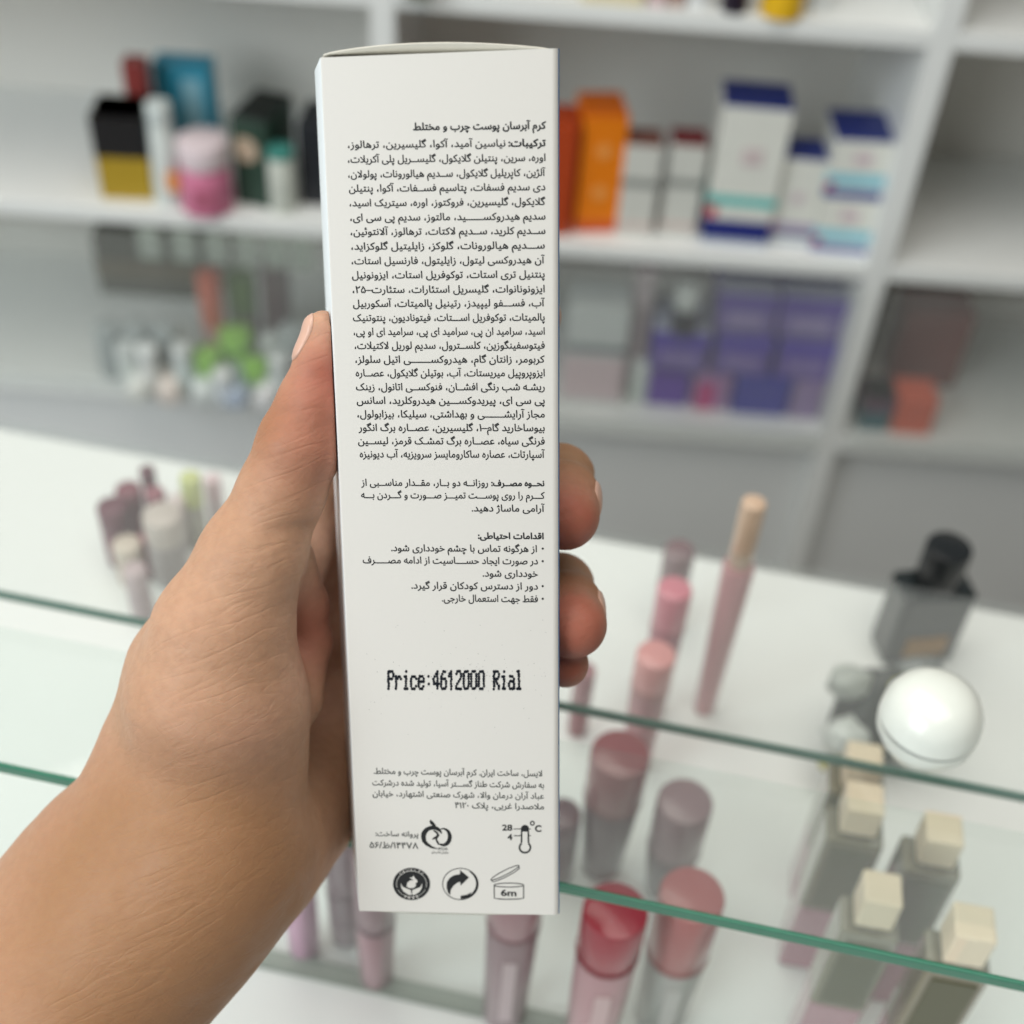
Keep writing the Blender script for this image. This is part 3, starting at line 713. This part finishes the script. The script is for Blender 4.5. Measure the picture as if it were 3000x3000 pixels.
# ================================================================== THE GLASS COUNTER
GLASS = glass_mat('counter_glass', (0.984, 0.993, 0.988), 0.03); PANE = glass_mat('front_glass', (0.96, 0.985, 0.975), 0.02)
EDGE = mat('green_glass_edge', (0.020, 0.16, 0.095), 0.25, 0.1, 200, 0.5); EDGE2 = mat('hazed_glass_edge', (0.05, 0.14, 0.105), 0.3, 0.1, 200, 0.4)  # second edge: same glass, haze of the top plate mixed into its green
ang = math.radians(-8.8); ux = Vector((math.cos(ang), math.sin(ang), 0)); uy = Vector((-math.sin(ang), math.cos(ang), 0))
o_case = at(1640, 2578, -.29); o_case.z = 0
case = thing('glass_counter', 'glass topped cosmetics counter with green glass edges and a white base', 'counter', o_case, ang)
def loc(p): q = Vector(p) - o_case; return q.dot(ux), q.dot(uy)
def gplate(name, x0, x1, y0, y1, z1, th, gm, em, ename):
    p = box(name, x1 - x0, y1 - y0, th, ((x0 + x1) / 2, (y0 + y1) / 2, z1 - th / 2), gm, case)
    box(ename, x1 - x0, .0012, th - .0002, ((x0 + x1) / 2, y0 - .0008, z1 - th / 2), em, p, .0004, 2)
    return p
gplate('glass_top', -.62, .75, 0.0, loc(at(600, 1335, -.29))[1], EZ - .29, .0038, GLASS, EDGE, 'glass_edge')
y1 = loc(at(1640, 2050, -.33))[1]
gplate('glass_shelf', -.62, .75, y1, loc(at(600, 1352, -.33))[1], EZ - .33, .0039, GLASS, EDGE2, 'glass_edge')
y3 = loc(at(1200, 2907, -.456))[1]; yb3 = loc(at(2100, 1640, -.456))[1]
box('base_board', 1.4, yb3 + .25, .03, (.06, (yb3 - .25) / 2, EZ - .4565 - .015), WHITE_BOARD, case, .001)
pn = box('front_pane', 1.37, .005, .1605, (.065, y3, EZ - .4562 + .0804), PANE, case)
box('pane_seal', 1.37, .0068, .0022, (.065, y3, EZ - .456 + .0008), mat('grey_seal', (.30, .33, .29), .5), pn)
box('plinth', 1.30, yb3 - .02, .70, (.06, (yb3 - .02) / 2, EZ - .4718 - .351), WHITE_BOARD, case)

# ================================================================== PRODUCTS
def base_at(cx, yb, h, back=0.0):
    p = at(cx, yb, h); return p
def carton_box(name, label, l, r, yt, yb, h, dep, col, bands=(), top=None, yaw=0.0, group=None, rough=.35, cat='box', z_off=0.0):
    P = at((l + r) / 2, yb, h); d = w2c(P)[2]; w = (r - l) / FPX * d; Hh = solve_h(P, yt)
    t = thing(name, label, cat, P, yaw, group)
    box('carton_panel', w, dep, Hh, (0, dep / 2, Hh / 2), paint(*col, rough), t, min(.0012, w * .05))
    if top: box('lid', w - .0006, dep - .0006, .0016, (0, dep / 2, Hh + .0002), paint(*top, rough), t, .0004)
    for (z0, z1, c) in bands:
        box('printed_band', w + .0005, dep + .0005, Hh * (z1 - z0), (0, dep / 2, Hh * (z0 + z1) / 2), paint(*c, rough), t)
    return t, Hh, w
def mark(t, x0, x1, z0, z1, w, Hh, col, name='front_label'):   # small printed panel on the front of a carton
    box(name, (x1 - x0) * w, .0008, (z1 - z0) * Hh, ((x0 + x1) / 2 * w - w / 2, -.0003, (z0 + z1) / 2 * Hh), paint(*col, .4), t)
def tube(name, label, cx, wpx, yt, yb, h, body, cap, cap_frac, group=None, taper=1.0, cap_w=1.0, rough=.3, cat='lip tube', band=None, tilt=None, capname='cap', neck=None, coat=0.0, pr=None):
    """a standing round tube or bottle: body from its foot, a cap of its own colour on top; yt/yb are where its axis ends in the photo"""
    P = at(cx, yb, h); d = w2c(P)[2]; Hh = solve_h(P, yt); pt = w2c(P + Vector((0, 0, Hh)))[2]
    r = wpx / FPX * pt / 2
    t = thing(name, label, cat, P, 0, group, rot=tilt)
    zc = Hh * (1 - cap_frac)
    lathe('body', [(r * taper * .9, 0), (r * taper, .0015), (r * (taper * .4 + .6), zc * .6), (r * .97, zc - .002), (r * .9, zc)], paint(*body, rough, coat=coat), t)
    if neck: lathe('neck', rounded(r * .5, .004, .0004, zc), paint(*neck, .4), t); zc += .004
    lathe(capname, rounded(r * cap_w, Hh - zc, min(.0016, r * .2), zc + .0002), paint(*cap, rough, coat=coat), t)
    if pr: box('label_print', r * .5, .0006, zc * .62, (0, -r * (taper * .3 + .7) - .0002, zc * .5), paint(*pr, .4), t)
    if band: lathe('band', rounded(r * 1.015, .003, .0003, zc * band[0]), paint(*band[1], .3), t)
    return t, Hh, r

M = SH_MID
G1 = 'cartons on the middle shelf'
# --- right bay, middle shelf
carton_box('skincare_carton', 'dark red orange carton half hidden behind the held white carton', 1588, 1668, 372, 690, M, .045, (172, 62, 20), group=G1)
t, hh, w = carton_box('skincare_carton', 'bright orange carton with round pale marks on its front', 1680, 1806, 345, 680, M, .05, (236, 128, 12), [(0.0, .10, (206, 84, 30))], top=(214, 104, 14), yaw=.16, group=G1)
for z in (.36, .72):
    lathe('round_mark', [(.0068, 0), (.0068, .0006)], paint(240, 160, 80, .4), t).matrix_basis = Matrix.Translation((0, -.0002, z * hh)) @ Matrix.Rotation(math.pi / 2, 4, 'X')
for l, r, lab, cap in ((1802, 1906, 'white slim carton with grey band next to the orange carton', (118, 78, 70)), (1930, 2032, 'white slim carton with grey band and dark maroon top', (112, 44, 48))):
    t, hh, w = carton_box('skincare_carton', lab, l, r, 428, 690, M, .034, (205, 205, 198), [(.55, .64, (140, 142, 138))], top=cap, group=G1)
    box('printed_foot', w + .0005, .0346, hh * .06, (0, .017, hh * .12), paint(206, 184, 178, .4), t)
def blue_white(lab, l, r, yt, yb, dep, bands, grp, z=0):
    t, hh, w = carton_box('sunscreen_carton', lab, l, r, yt, yb, M, dep, (222, 222, 214), bands, top=(40, 52, 120), group=grp, yaw=-.02)
    return t, hh, w
G2 = 'white and navy skincare cartons on the middle shelf'
t, hh, w = blue_white('tallest white carton with navy lid, turquoise stripe and navy foot', 2052, 2244, 318, 718, .052, [(.04, .19, (30, 40, 118)), (.30, .37, (84, 190, 184)), (0, .035, (176, 186, 200))], G2)
mark(t, .0, .16, .21, .29, w, hh, (206, 74, 84)); mark(t, .38, .68, .60, .72, w, hh, (206, 190, 190), 'front_print')
t, hh, w = blue_white('small white carton with navy lid, mauve stripe and navy foot', 2232, 2372, 468, 716, .042, [(.11, .16, (40, 52, 120)), (.18, .26, (166, 150, 180)), (0, .06, (190, 198, 208))], G2)
mark(t, .0, .16, .17, .27, w, hh, (206, 74, 110)); mark(t, .4, .65, .5, .62, w, hh, (206, 192, 196), 'front_print')
t, hh, w = blue_white('lower wide white carton with pale blue stripe, under its twin', 2375, 2548, 585, 738, .06, [(0, .12, (48, 72, 150)), (.2, .42, (140, 200, 214))], G2)
mark(t, .0, .12, .14, .26, w, hh, (200, 70, 90)); mark(t, .35, .65, .6, .78, w, hh, (206, 186, 192), 'front_print')
b2 = thing('sunscreen_carton', 'upper wide white carton with navy lid stacked on its twin', 'box', t.location + Vector((0, .002, hh + .0012)), .03, G2)
for ch in list(t.children):
    c = ch.copy(); COL.objects.link(c); c.parent = b2
# --- left bay, middle shelf
G3 = 'left bay cartons'
carton_box('beauty_carton', 'yellow and black carton at the left end of the middle shelf', 300, 452, 345, 585, M, .045, (172, 142, 38), [(.52, 1.0, (26, 24, 26))], yaw=.05)
carton_box('beauty_carton', 'dull red carton standing behind the yellow and black carton', 352, 418, 262, 560, M, .02, (150, 66, 62)).__getitem__(0).location.y += .055
t, hh, w = carton_box('beauty_carton', 'sky blue carton with pale blue window at the back of the shelf', 420, 590, 295, 545, M, .03, (58, 158, 186), top=(50, 150, 180)); t.location.y += .07; mark(t, .5, .85, .3, .88, w, hh, (150, 200, 214))
tt, hh, r = tube('cream_tube', 'tall white cream tube leaning beside the blue carton', 500, 74, 300, 590, M, (214, 220, 216), (206, 214, 212), .2, cat='tube', taper=1.25)
box('orange_mark', .012, .0012, .02, (.008, -r * 1.12, .028), paint(226, 150, 84, .4), tt)
lathe_j = tube('cream_jar', 'round pink jar with a white lid near the dark green carton', 612, 150, 405, 605, M, (206, 122, 152), (224, 208, 212), .34, cat='jar', taper=1.05, rough=.25)
box('flower_label', .022, .0014, .02, (.004, -lathe_j[2] * 1.04, .02), paint(176, 96, 120, .4), lathe_j[0])
t, hh, w = carton_box('beauty_carton', 'dark green carton with a round beige seal on its front', 690, 800, 352, 604, M, .06, (42, 66, 54), top=(20, 26, 24), yaw=-.25)
lathe('beige_seal', [(.0125, 0), (.0125, .0007)], paint(190, 168, 146, .5), t).matrix_basis = Matrix.Translation((-.004, -.0002, .66 * hh)) @ Matrix.Rotation(math.pi / 2, 4, 'X')
tube('lotion_bottle', 'small white bottle with a teal cap right of the dark green carton', 832, 80, 432, 612, M, (206, 210, 200), (70, 140, 130), .14, cat='bottle', taper=1.0)
carton_box('beauty_carton', 'tall black carton just left of the held white carton', 880, 975, 368, 602, M, .05, (30, 32, 38), yaw=-.06)
# --- top shelf, only feet in view
T = SH_TOP
for l, r, yt, yb, col, lab in ((1700, 1884, -150, 14, (226, 214, 176), 'cream carton on the top shelf, foot only in view'), (1900, 1945, -120, 22, (222, 196, 196), 'pale pink slim carton on the top shelf'),
                               (1955, 2000, -120, 24, (186, 160, 150), 'tan slim carton on the top shelf'), (2012, 2062, -140, 24, (224, 226, 226), 'white slim carton on the top shelf'),
                               (2378, 2412, -110, 36, (222, 226, 226), 'narrow white carton on the top shelf right of the yellow one'), (1180, 1262, -140, 4, (86, 90, 60), 'olive carton on the top shelf above the held carton')):
    carton_box('shelf_carton', lab, l, r, yt, yb, T, .04, col, cat='box')
tube('perfume_bottle', 'dark purple bottle foot on the top shelf', 2148, 84, -130, 30, T, (38, 26, 44), (60, 50, 60), .3, cat='bottle')
tube('shampoo_bottle', 'bright yellow bottle foot on the top shelf at right', 2286, 132, -150, 40, T, (226, 178, 30), (60, 50, 40), .3, cat='bottle')
# --- right bay, bottom ledge: purple packs
B = SH_LOW; GP = 'purple packs stacked under the middle shelf'
low = []
for l, r, yt, yb, c, lab in ((1892, 2010, 1098, 1188, (92, 46, 160), 'violet pack at the left of the bottom row'), (2022, 2128, 1104, 1200, (160, 118, 168), 'mauve pack with a magenta corner in the bottom row'),
                             (2138, 2298, 1112, 1216, (52, 50, 158), 'deep blue pack in the bottom row'), (2306, 2392, 1122, 1226, (150, 128, 172), 'pale mauve pack at the right of the bottom row')):
    t, hh, w = carton_box('purple_pack', lab, l, r, yt, yb, B, .07, c, group=GP); low.append((t, hh))
    if 'magenta' in lab: mark(t, .1, .6, .0, .8, w, hh, (190, 30, 120))
ptop = max(t.location.z + hh for t, hh in low) - EZ
for l, r, yt, yb, c, bd_, lab in ((1900, 2062, 975, 1086, (96, 72, 160), (74, 46, 168), 'violet pack with a pale glimmer of light on top, second row, left end'), (2086, 2246, 985, 1098, (98, 74, 160), (74, 48, 168), 'violet pack in the middle of the second row'), (2266, 2432, 1000, 1112, (100, 76, 162), (76, 50, 168), 'violet pack at the right end of the second row')):
    t, hh, w = carton_box('purple_pack', lab, l, r, yt, yb, ptop + .0012, .065, c, [(.6, .98, bd_)], top=(176, 180, 200) if 'pale' in lab else (96, 84, 150), group=GP); mark(t, .18, .82, .14, .5, w, hh, (132, 112, 176), 'pale_print')  # the pale lid colour paints light glimmering on that one pack
for l, r, yt, yb, lab in ((2092, 2262, 862, 972, 'upper violet pack left, just below the shelf edge'), (2272, 2458, 874, 988, 'upper violet pack right, beside the divider')):
    t, hh, w = carton_box('purple_pack', lab, l, r, yt, yb, ptop + .052, .06, (118, 100, 164), [(.55, .95, (92, 70, 160))], top=(150, 152, 176), group=GP); mark(t, .2, .8, .12, .5, w, hh, (150, 136, 182), 'pale_print')
tube('pump_bottle', 'black bottle with a white cap standing on the left violet pack', 2000, 78, 840, 966, ptop + .052, (34, 32, 46), (200, 204, 200), .45, cat='bottle')
carton_box('pale_carton', 'white carton with a dark stripe behind the held carton, bottom ledge', 1640, 1812, 905, 1182, B, .05, (206, 210, 208), [(.55, .62, (104, 108, 116)), (.05, .5, (218, 196, 200))])
carton_box('pale_carton', 'slim pinkish carton left of the violet packs', 1822, 1872, 790, 1150, B, .04, (190, 176, 178))
tube('cream_jar', 'small white jar between the pale cartons and the violet packs', 1868, 70, 1056, 1160, B, (206, 214, 208), (214, 220, 216), .4, cat='jar')
# --- far right bay
carton_box('boxed_set', 'reddish brown carton right of the divider', 2596, 2790, 920, 1128, B, .05, (130, 74, 68)); 
carton_box('boxed_set', 'teal carton with a maroon corner right of the divider', 2512, 2598, 1172, 1262, B, .04, (52, 100, 110), [(.6, 1, (92, 60, 84))])
carton_box('boxed_set', 'orange red carton beside the teal carton', 2606, 2720, 1175, 1272, B, .04, (222, 104, 76))
# --- left bay, bottom ledge
carton_box('dark_crate', 'dark olive crate with a brown label at the back left', 250, 572, 788, 960, B, .06, (70, 70, 56), [(.3, .6, (96, 86, 64))], cat='crate')[0].location.y += .06
tube('coral_tube', 'coral red tube standing behind the green caps', 640, 72, 800, 1060, B, (198, 150, 140), (206, 104, 78), .55, cat='tube', taper=.7)
tube('green_jar', 'dull green jar at the back beside the mauve carton', 722, 90, 808, 1010, B, (128, 112, 104), (116, 148, 84), .5, cat='jar')
carton_box('mauve_carton', 'tall dark mauve carton behind the thumb', 782, 848, 780, 1040, B, .03, (104, 86, 88))
for cx, yt, yb, wpx, lab in ((700, 972, 1090, 96, 'lime green capped jar nearest the coral tube'), (618, 1030, 1130, 80, 'lime green capped jar in front, leftmost'), (752, 1062, 1140, 76, 'lime green capped jar nearest the thumb')):
    tube('lime_jar', lab, cx, wpx, yt, yb, B, (206, 216, 204), (150, 206, 78), .55, cat='jar', group='lime capped jars')
for i, (cx, yt, yb, c) in enumerate(((420, 950, 1090, (150, 156, 156)), (505, 950, 1100, (118, 124, 122)), (868, 960, 1130, (172, 166, 172)), (340, 950, 1090, (160, 166, 166)))):
    tube('grey_jar', ['grey jar under the olive crate', 'darker grey jar under the olive crate', 'pale lilac jar beside the thumb tip', 'light grey jar at the far left of the ledge'][i], cx, 84, yt, yb, B, c, (170, 176, 176), .3, cat='jar')
for i, (cx, yb, c) in enumerate(((400, 1185, (214, 216, 210)), (500, 1190, (222, 212, 204)), (600, 1195, (210, 216, 214)), (690, 1200, (178, 190, 206)), (770, 1205, (216, 216, 216)))):
    P_ = at(cx, yb, B); t = thing('sample_tube', 'pale sample tube lying on the ledge, ' + ['leftmost', 'with a cream tint', 'behind the lime jar', 'bluish, left of the thumb', 'closest to the thumb'][i], 'tube', P_ + Vector((0, 0, .011)), .25, 'sample tubes lying on the ledge', rot=(math.pi / 2, 0, math.pi + .25 * math.sin(i)))
    lathe('body', rounded(.0115, .055, .002, .0), paint(*c, .3), t); lathe('cap', rounded(.009, .018, .001, .0552), paint(210, 214, 212, .3), t)
for i, cx in enumerate((430, 530, 625, 715, 800, 880)):
    x = world_x(cx, 668, YF - .004); o = box('price_tag', .022, .0012, .034, (0, 0, 0), paint(150, 158, 148, .5), None)
    o.location = (x, YF - .003, EZ + SH_MID - .0335); tag(o, 'small white price tag hanging under the left middle shelf', 'price tag', 'price tags under the left middle shelf')

# --- in the glass counter
K = -.456
GL = 'lip tubes standing in the counter'
def lip(lab, cx, wpx, yt, bx_, yb, body, cap, cf, **k):
    k.setdefault('coat', .5); k.setdefault('band', (.985, tuple(int(.82 * q) for q in cap)))
    return tube('lip_tube', lab, bx_, wpx, yt, yb, K, body, cap, cf, group=GL, **k)
lip('lip tube with a dusty pink round cap, behind the salmon one', 0, 104, 1722, 1905, 2085, (168, 100, 116), (204, 116, 132), .28, taper=.8)
lip('lip tube with a salmon pink cap in front of the dusty pink one', 0, 118, 1915, 1860, 2235, (176, 124, 128), (218, 146, 144), .26, taper=.8)
lip('tall dark mauve lip tube behind the dusty pink cap', 0, 92, 1610, 1948, 1830, (110, 84, 90), (124, 98, 102), .5, taper=.9)
lip('lip tube with a broad dusty red cap and dark body', 0, 178, 2205, 1758, 2535, (96, 74, 80), (140, 78, 82), .36, taper=.72)
lip('lip tube with a round mauve cap and shadowy body', 0, 166, 2345, 1945, 2600, (100, 88, 90), (130, 98, 104), .5, taper=.72)
lip('lip tube with a deep red cap and rosy clear body', 0, 196, 2665, 1722, 3060, (180, 142, 146), (150, 38, 54), .26, taper=.84, pr=(204, 180, 180))
lip('lip tube with an orange red cap and grey clear body', 0, 196, 2620, 1930, 2975, (164, 162, 158), (160, 66, 66), .42, taper=.84, pr=(184, 182, 178))
lip('dark maroon lip tube peeking out right of the carton', 0, 110, 2380, 1625, 2560, (92, 60, 66), (92, 56, 66), .4)
lip('mauve lip tube just below the carton foot', 0, 130, 2500, 1104, 2862, (170, 138, 144), (150, 126, 132), .5, taper=.85)
lip('lilac lip tube between the wrist and the carton', 0, 110, 2440, 1015, 2740, (160, 140, 148), (170, 146, 156), .5, taper=.9)
lip('pink lip tube nearest the wrist', 0, 110, 2450, 892, 2778, (212, 160, 190), (190, 170, 180), .4, taper=.9)
lip('grey mauve lip tube with a pale vertical print below the carton', 0, 170, 2560, 1476, 2968, (150, 130, 134), (164, 126, 132), .3, taper=.85, pr=(196, 182, 184))
lip('slim dusty rose lip tube beside the little finger', 0, 62, 1960, 1690, 2140, (150, 98, 102), (160, 110, 116), .5)
GK = 'lip tubes at the far left of the counter'
for cx, w_, yt, yb, body, cap, lab in ((452, 46, 1375, 1500, (84, 34, 50), (92, 36, 54), 'thin dark maroon lip tube standing left of the thumb'), (405, 76, 1430, 1590, (124, 62, 76), (118, 58, 72), 'maroon lip tube at the left edge'),
        (505, 116, 1505, 1690, (158, 150, 148), (190, 178, 170), 'grey beige tube in front of the maroon ones'), (392, 84, 1590, 1700, (190, 172, 156), (200, 186, 172), 'beige tube at the left edge below the maroon ones'),
        (448, 44, 1570, 1680, (130, 50, 70), (130, 50, 70), 'short maroon lip tube between the beige ones'), (585, 62, 1395, 1590, (176, 172, 160), (196, 200, 136), 'tube with a yellow green cap beside the thumb')):
    tube('lip_tube', lab, cx, w_, yt, yb, K, body, cap, .4, group=GK, taper=.95)
for i, (cx, w_, yt, yb, body, cap, lab) in enumerate(((360, 90, 1480, 1640, (110, 56, 72), (96, 44, 60), 'broad dark maroon lip tube cut by the left edge of the group'), (478, 60, 1440, 1590, (120, 60, 78), (140, 80, 92), 'rose maroon lip tube behind the grey beige tube'),
        (420, 70, 1665, 1800, (176, 158, 160), (186, 166, 168), 'pale mauve tube in front of the beige ones'), (540, 54, 1460, 1600, (190, 180, 176), (206, 190, 190), 'pale pink tube behind the yellow green cap'), (640, 50, 1400, 1540, (210, 196, 198), (222, 196, 200), 'whitish pink tube half behind the thumb'))):
    tube('lip_tube', lab, cx, w_, yt, yb, K, body, cap, .4, group=GK, taper=.95)
for i, (cx, yt, yb, w_, c) in enumerate(((388, 1010, 1130, 60, (206, 212, 208)), (450, 1015, 1150, 64, (214, 216, 212)), (548, 1010, 1145, 60, (196, 206, 204)), (826, 1040, 1165, 62, (200, 206, 204)), (800, 985, 1100, 60, (180, 176, 180)), (660, 1090, 1180, 58, (206, 212, 216)))):
    tube('white_tube', ['white standing tube at the left, under the olive crate', 'brightest white standing tube left of the lime jars', 'white standing tube just left of the front lime jar', 'white standing tube beside the thumbnail', 'greyish standing tube beside the mauve carton', 'short white tube below the lime jars'][i], cx, w_, yt, yb, B, c, (214, 218, 216), .25, group='white standing tubes on the left ledge', cat='tube', taper=1.05)
# lip gloss wand on the glass top
tube('lip_gloss', 'slim rose lip gloss with a beige cap standing at the back of the counter', 2062, 104, 1470, 2076, K, (196, 138, 142), (206, 178, 152), .27, cat='lip gloss', taper=.68, cap_w=.72, coat=.6)
# foundation bottles with square cream caps
def bottle(lab, cx, wcap, yt, bx_, yb, wbody, h=K):
    P = at(bx_, yb, h); Hh = solve_h(P, yt); d = w2c(P + Vector((0, 0, Hh)))[2]; wb = wbody / FPX * d; wc = wcap / FPX * d
    t = thing('foundation_bottle', lab, 'bottle', P, -.12, 'foundation bottles in the counter')
    hb = Hh * .84; hp = Hh * .40
    box('pink_base', wb * .98, wb * .72, hp, (0, 0, hp / 2), mat('pink_clear_base', lin((176, 128, 140)), .15, .10, 260, .5, coat=.8), t, wb * .06, 3)
    box('bottle_body', wb, wb * .74, hb - hp, (0, 0, (hb + hp) / 2), mat('olive_glass', lin((112, 106, 84)), .12, .06, 40, .5, coat=.8), t, wb * .07, 3)
    box('inner_panel', wb * .72, .0008, (hb - hp) * .8, (0, -wb * .37 - .0002, (hb + hp) / 2), paint(84, 84, 62, .2), t)
    lathe('neck', rounded(wc * .42, Hh * .03, .0006, hb), paint(120, 110, 92, .3), t)
    box('cap', wc, wc, Hh * .135, (0, 0, Hh - Hh * .0675), paint(230, 210, 182, .35), t, .0008)
    return t
bottle('foundation bottle with a cream cube cap, nearest the front glass', 0, 112, 2600, 2372, 3070, 176)
bottle('foundation bottle with a cream cube cap, between the two glass edges', 0, 108, 2335, 2352, 2790, 172)
bottle('foundation bottle with a cream cube cap at the right edge', 0, 108, 2425, 2545, 2880, 172)
bottle('foundation bottle furthest back, just under the rear glass edge', 0, 104, 2215, 2385, 2600, 166)
bottle('foundation bottle in the lower right corner with pale clear glass', 0, 120, 2700, 2580, 3190, 190)
# right-hand clutter standing on the glass
GT = -.2899
def blob(name, lab, cat, px, py, h, sx, sy, sz, col, rough=.35, parent=None, pn='body', lift=0):
    P = at(px, py, h); t = thing(name, lab, cat, P) if parent is None else parent
    n_ = 18; prof = [(math.sin(math.pi * i / n_) * .5, (1 - math.cos(math.pi * i / n_)) * .5) for i in [.15] + list(range(1, n_)) + [n_ - .15]]
    lathe(pn, [(r * sx, z * sz) for r, z in prof], paint(*col, rough), t, 32, (0, 0, lift), 1, sy / sx); return t
t = thing('cream_jar', 'round white cream jar with a silver seam at the right edge, on the counter glass', 'jar', at(2690, 2185, GT))
lathe('jar_body', [(.007, 0), (.0105, .002), (.0132, .007), (.0136, .0105)], paint(226, 230, 222, .3, coat=.4), t, 40)
lathe('seam', [(.0133, .0106), (.0134, .0118)], paint(170, 174, 172, .3, metal=.8), t, 40)
lathe('lid', [(.0136, .0119), (.0133, .016), (.0112, .0205), (.0075, .0232), (.0035, .0242), (.0006, .0244)], paint(226, 230, 222, .3, coat=.4), t, 40)
t = thing('perfume_bottle', 'black perfume bottle with a gold label at the right edge', 'bottle', at(2665, 1900, K), .2)
box('bottle_body', .034, .020, .045, (0, 0, .0225), paint(16, 26, 26, .15, coat=.6), t, .003, 3); box('gold_label', .020, .0008, .011, (0, -.0103, .013), paint(150, 112, 54, .35), t)
lathe('cap', rounded(.010, .022, .0012, .0452), paint(22, 26, 28, .25), t)
def lump(name, sx, sy, sz, c, material, parent, seed, amp=.12, lev=4):
    b = bmesh.new(); bmesh.ops.create_icosphere(b, subdivisions=lev, radius=.5); r_ = random.Random(seed); ws = [(Vector((r_.gauss(0, 1), r_.gauss(0, 1), r_.gauss(0, 1))) * 3.2, r_.random() * 6) for _ in range(6)]
    for v in b.verts:
        k = 1 + amp * sum(math.sin(v.co.dot(w) * 2 + p) for w, p in ws) / 3; v.co = Vector((v.co.x * sx * k + c[0], v.co.y * sy * k + c[1], v.co.z * sz * k + c[2]))
    me = bm_mesh(b, name); smooth(me); return link(name, me, material, parent)
t = thing('foil_pouch', 'dark grey pouch carrying silver and yellow foil sweets, beside the round white jar', 'pouch', at(2540, 2200, K), .3)
lump('pouch_body', .040, .034, .050, (0, 0, .024), paint(66, 68, 66, .5), t, 4, .14)
for i, (x, y, z, sx, sy, sz, c) in enumerate(((-.022, -.010, .030, .020, .016, .015, (206, 210, 206)), (-.018, .004, .046, .018, .014, .013, (170, 174, 168)), (.001, -.008, .050, .013, .012, .012, (176, 174, 90)), (-.026, -.016, .018, .014, .010, .008, (180, 176, 100)), (.012, .002, .048, .018, .014, .012, (110, 114, 112)))):
    lump('foil_sweet', sx, sy, sz, (x, y, z), paint(*c, .3, coat=.3), t, 20 + i, .16, 3)
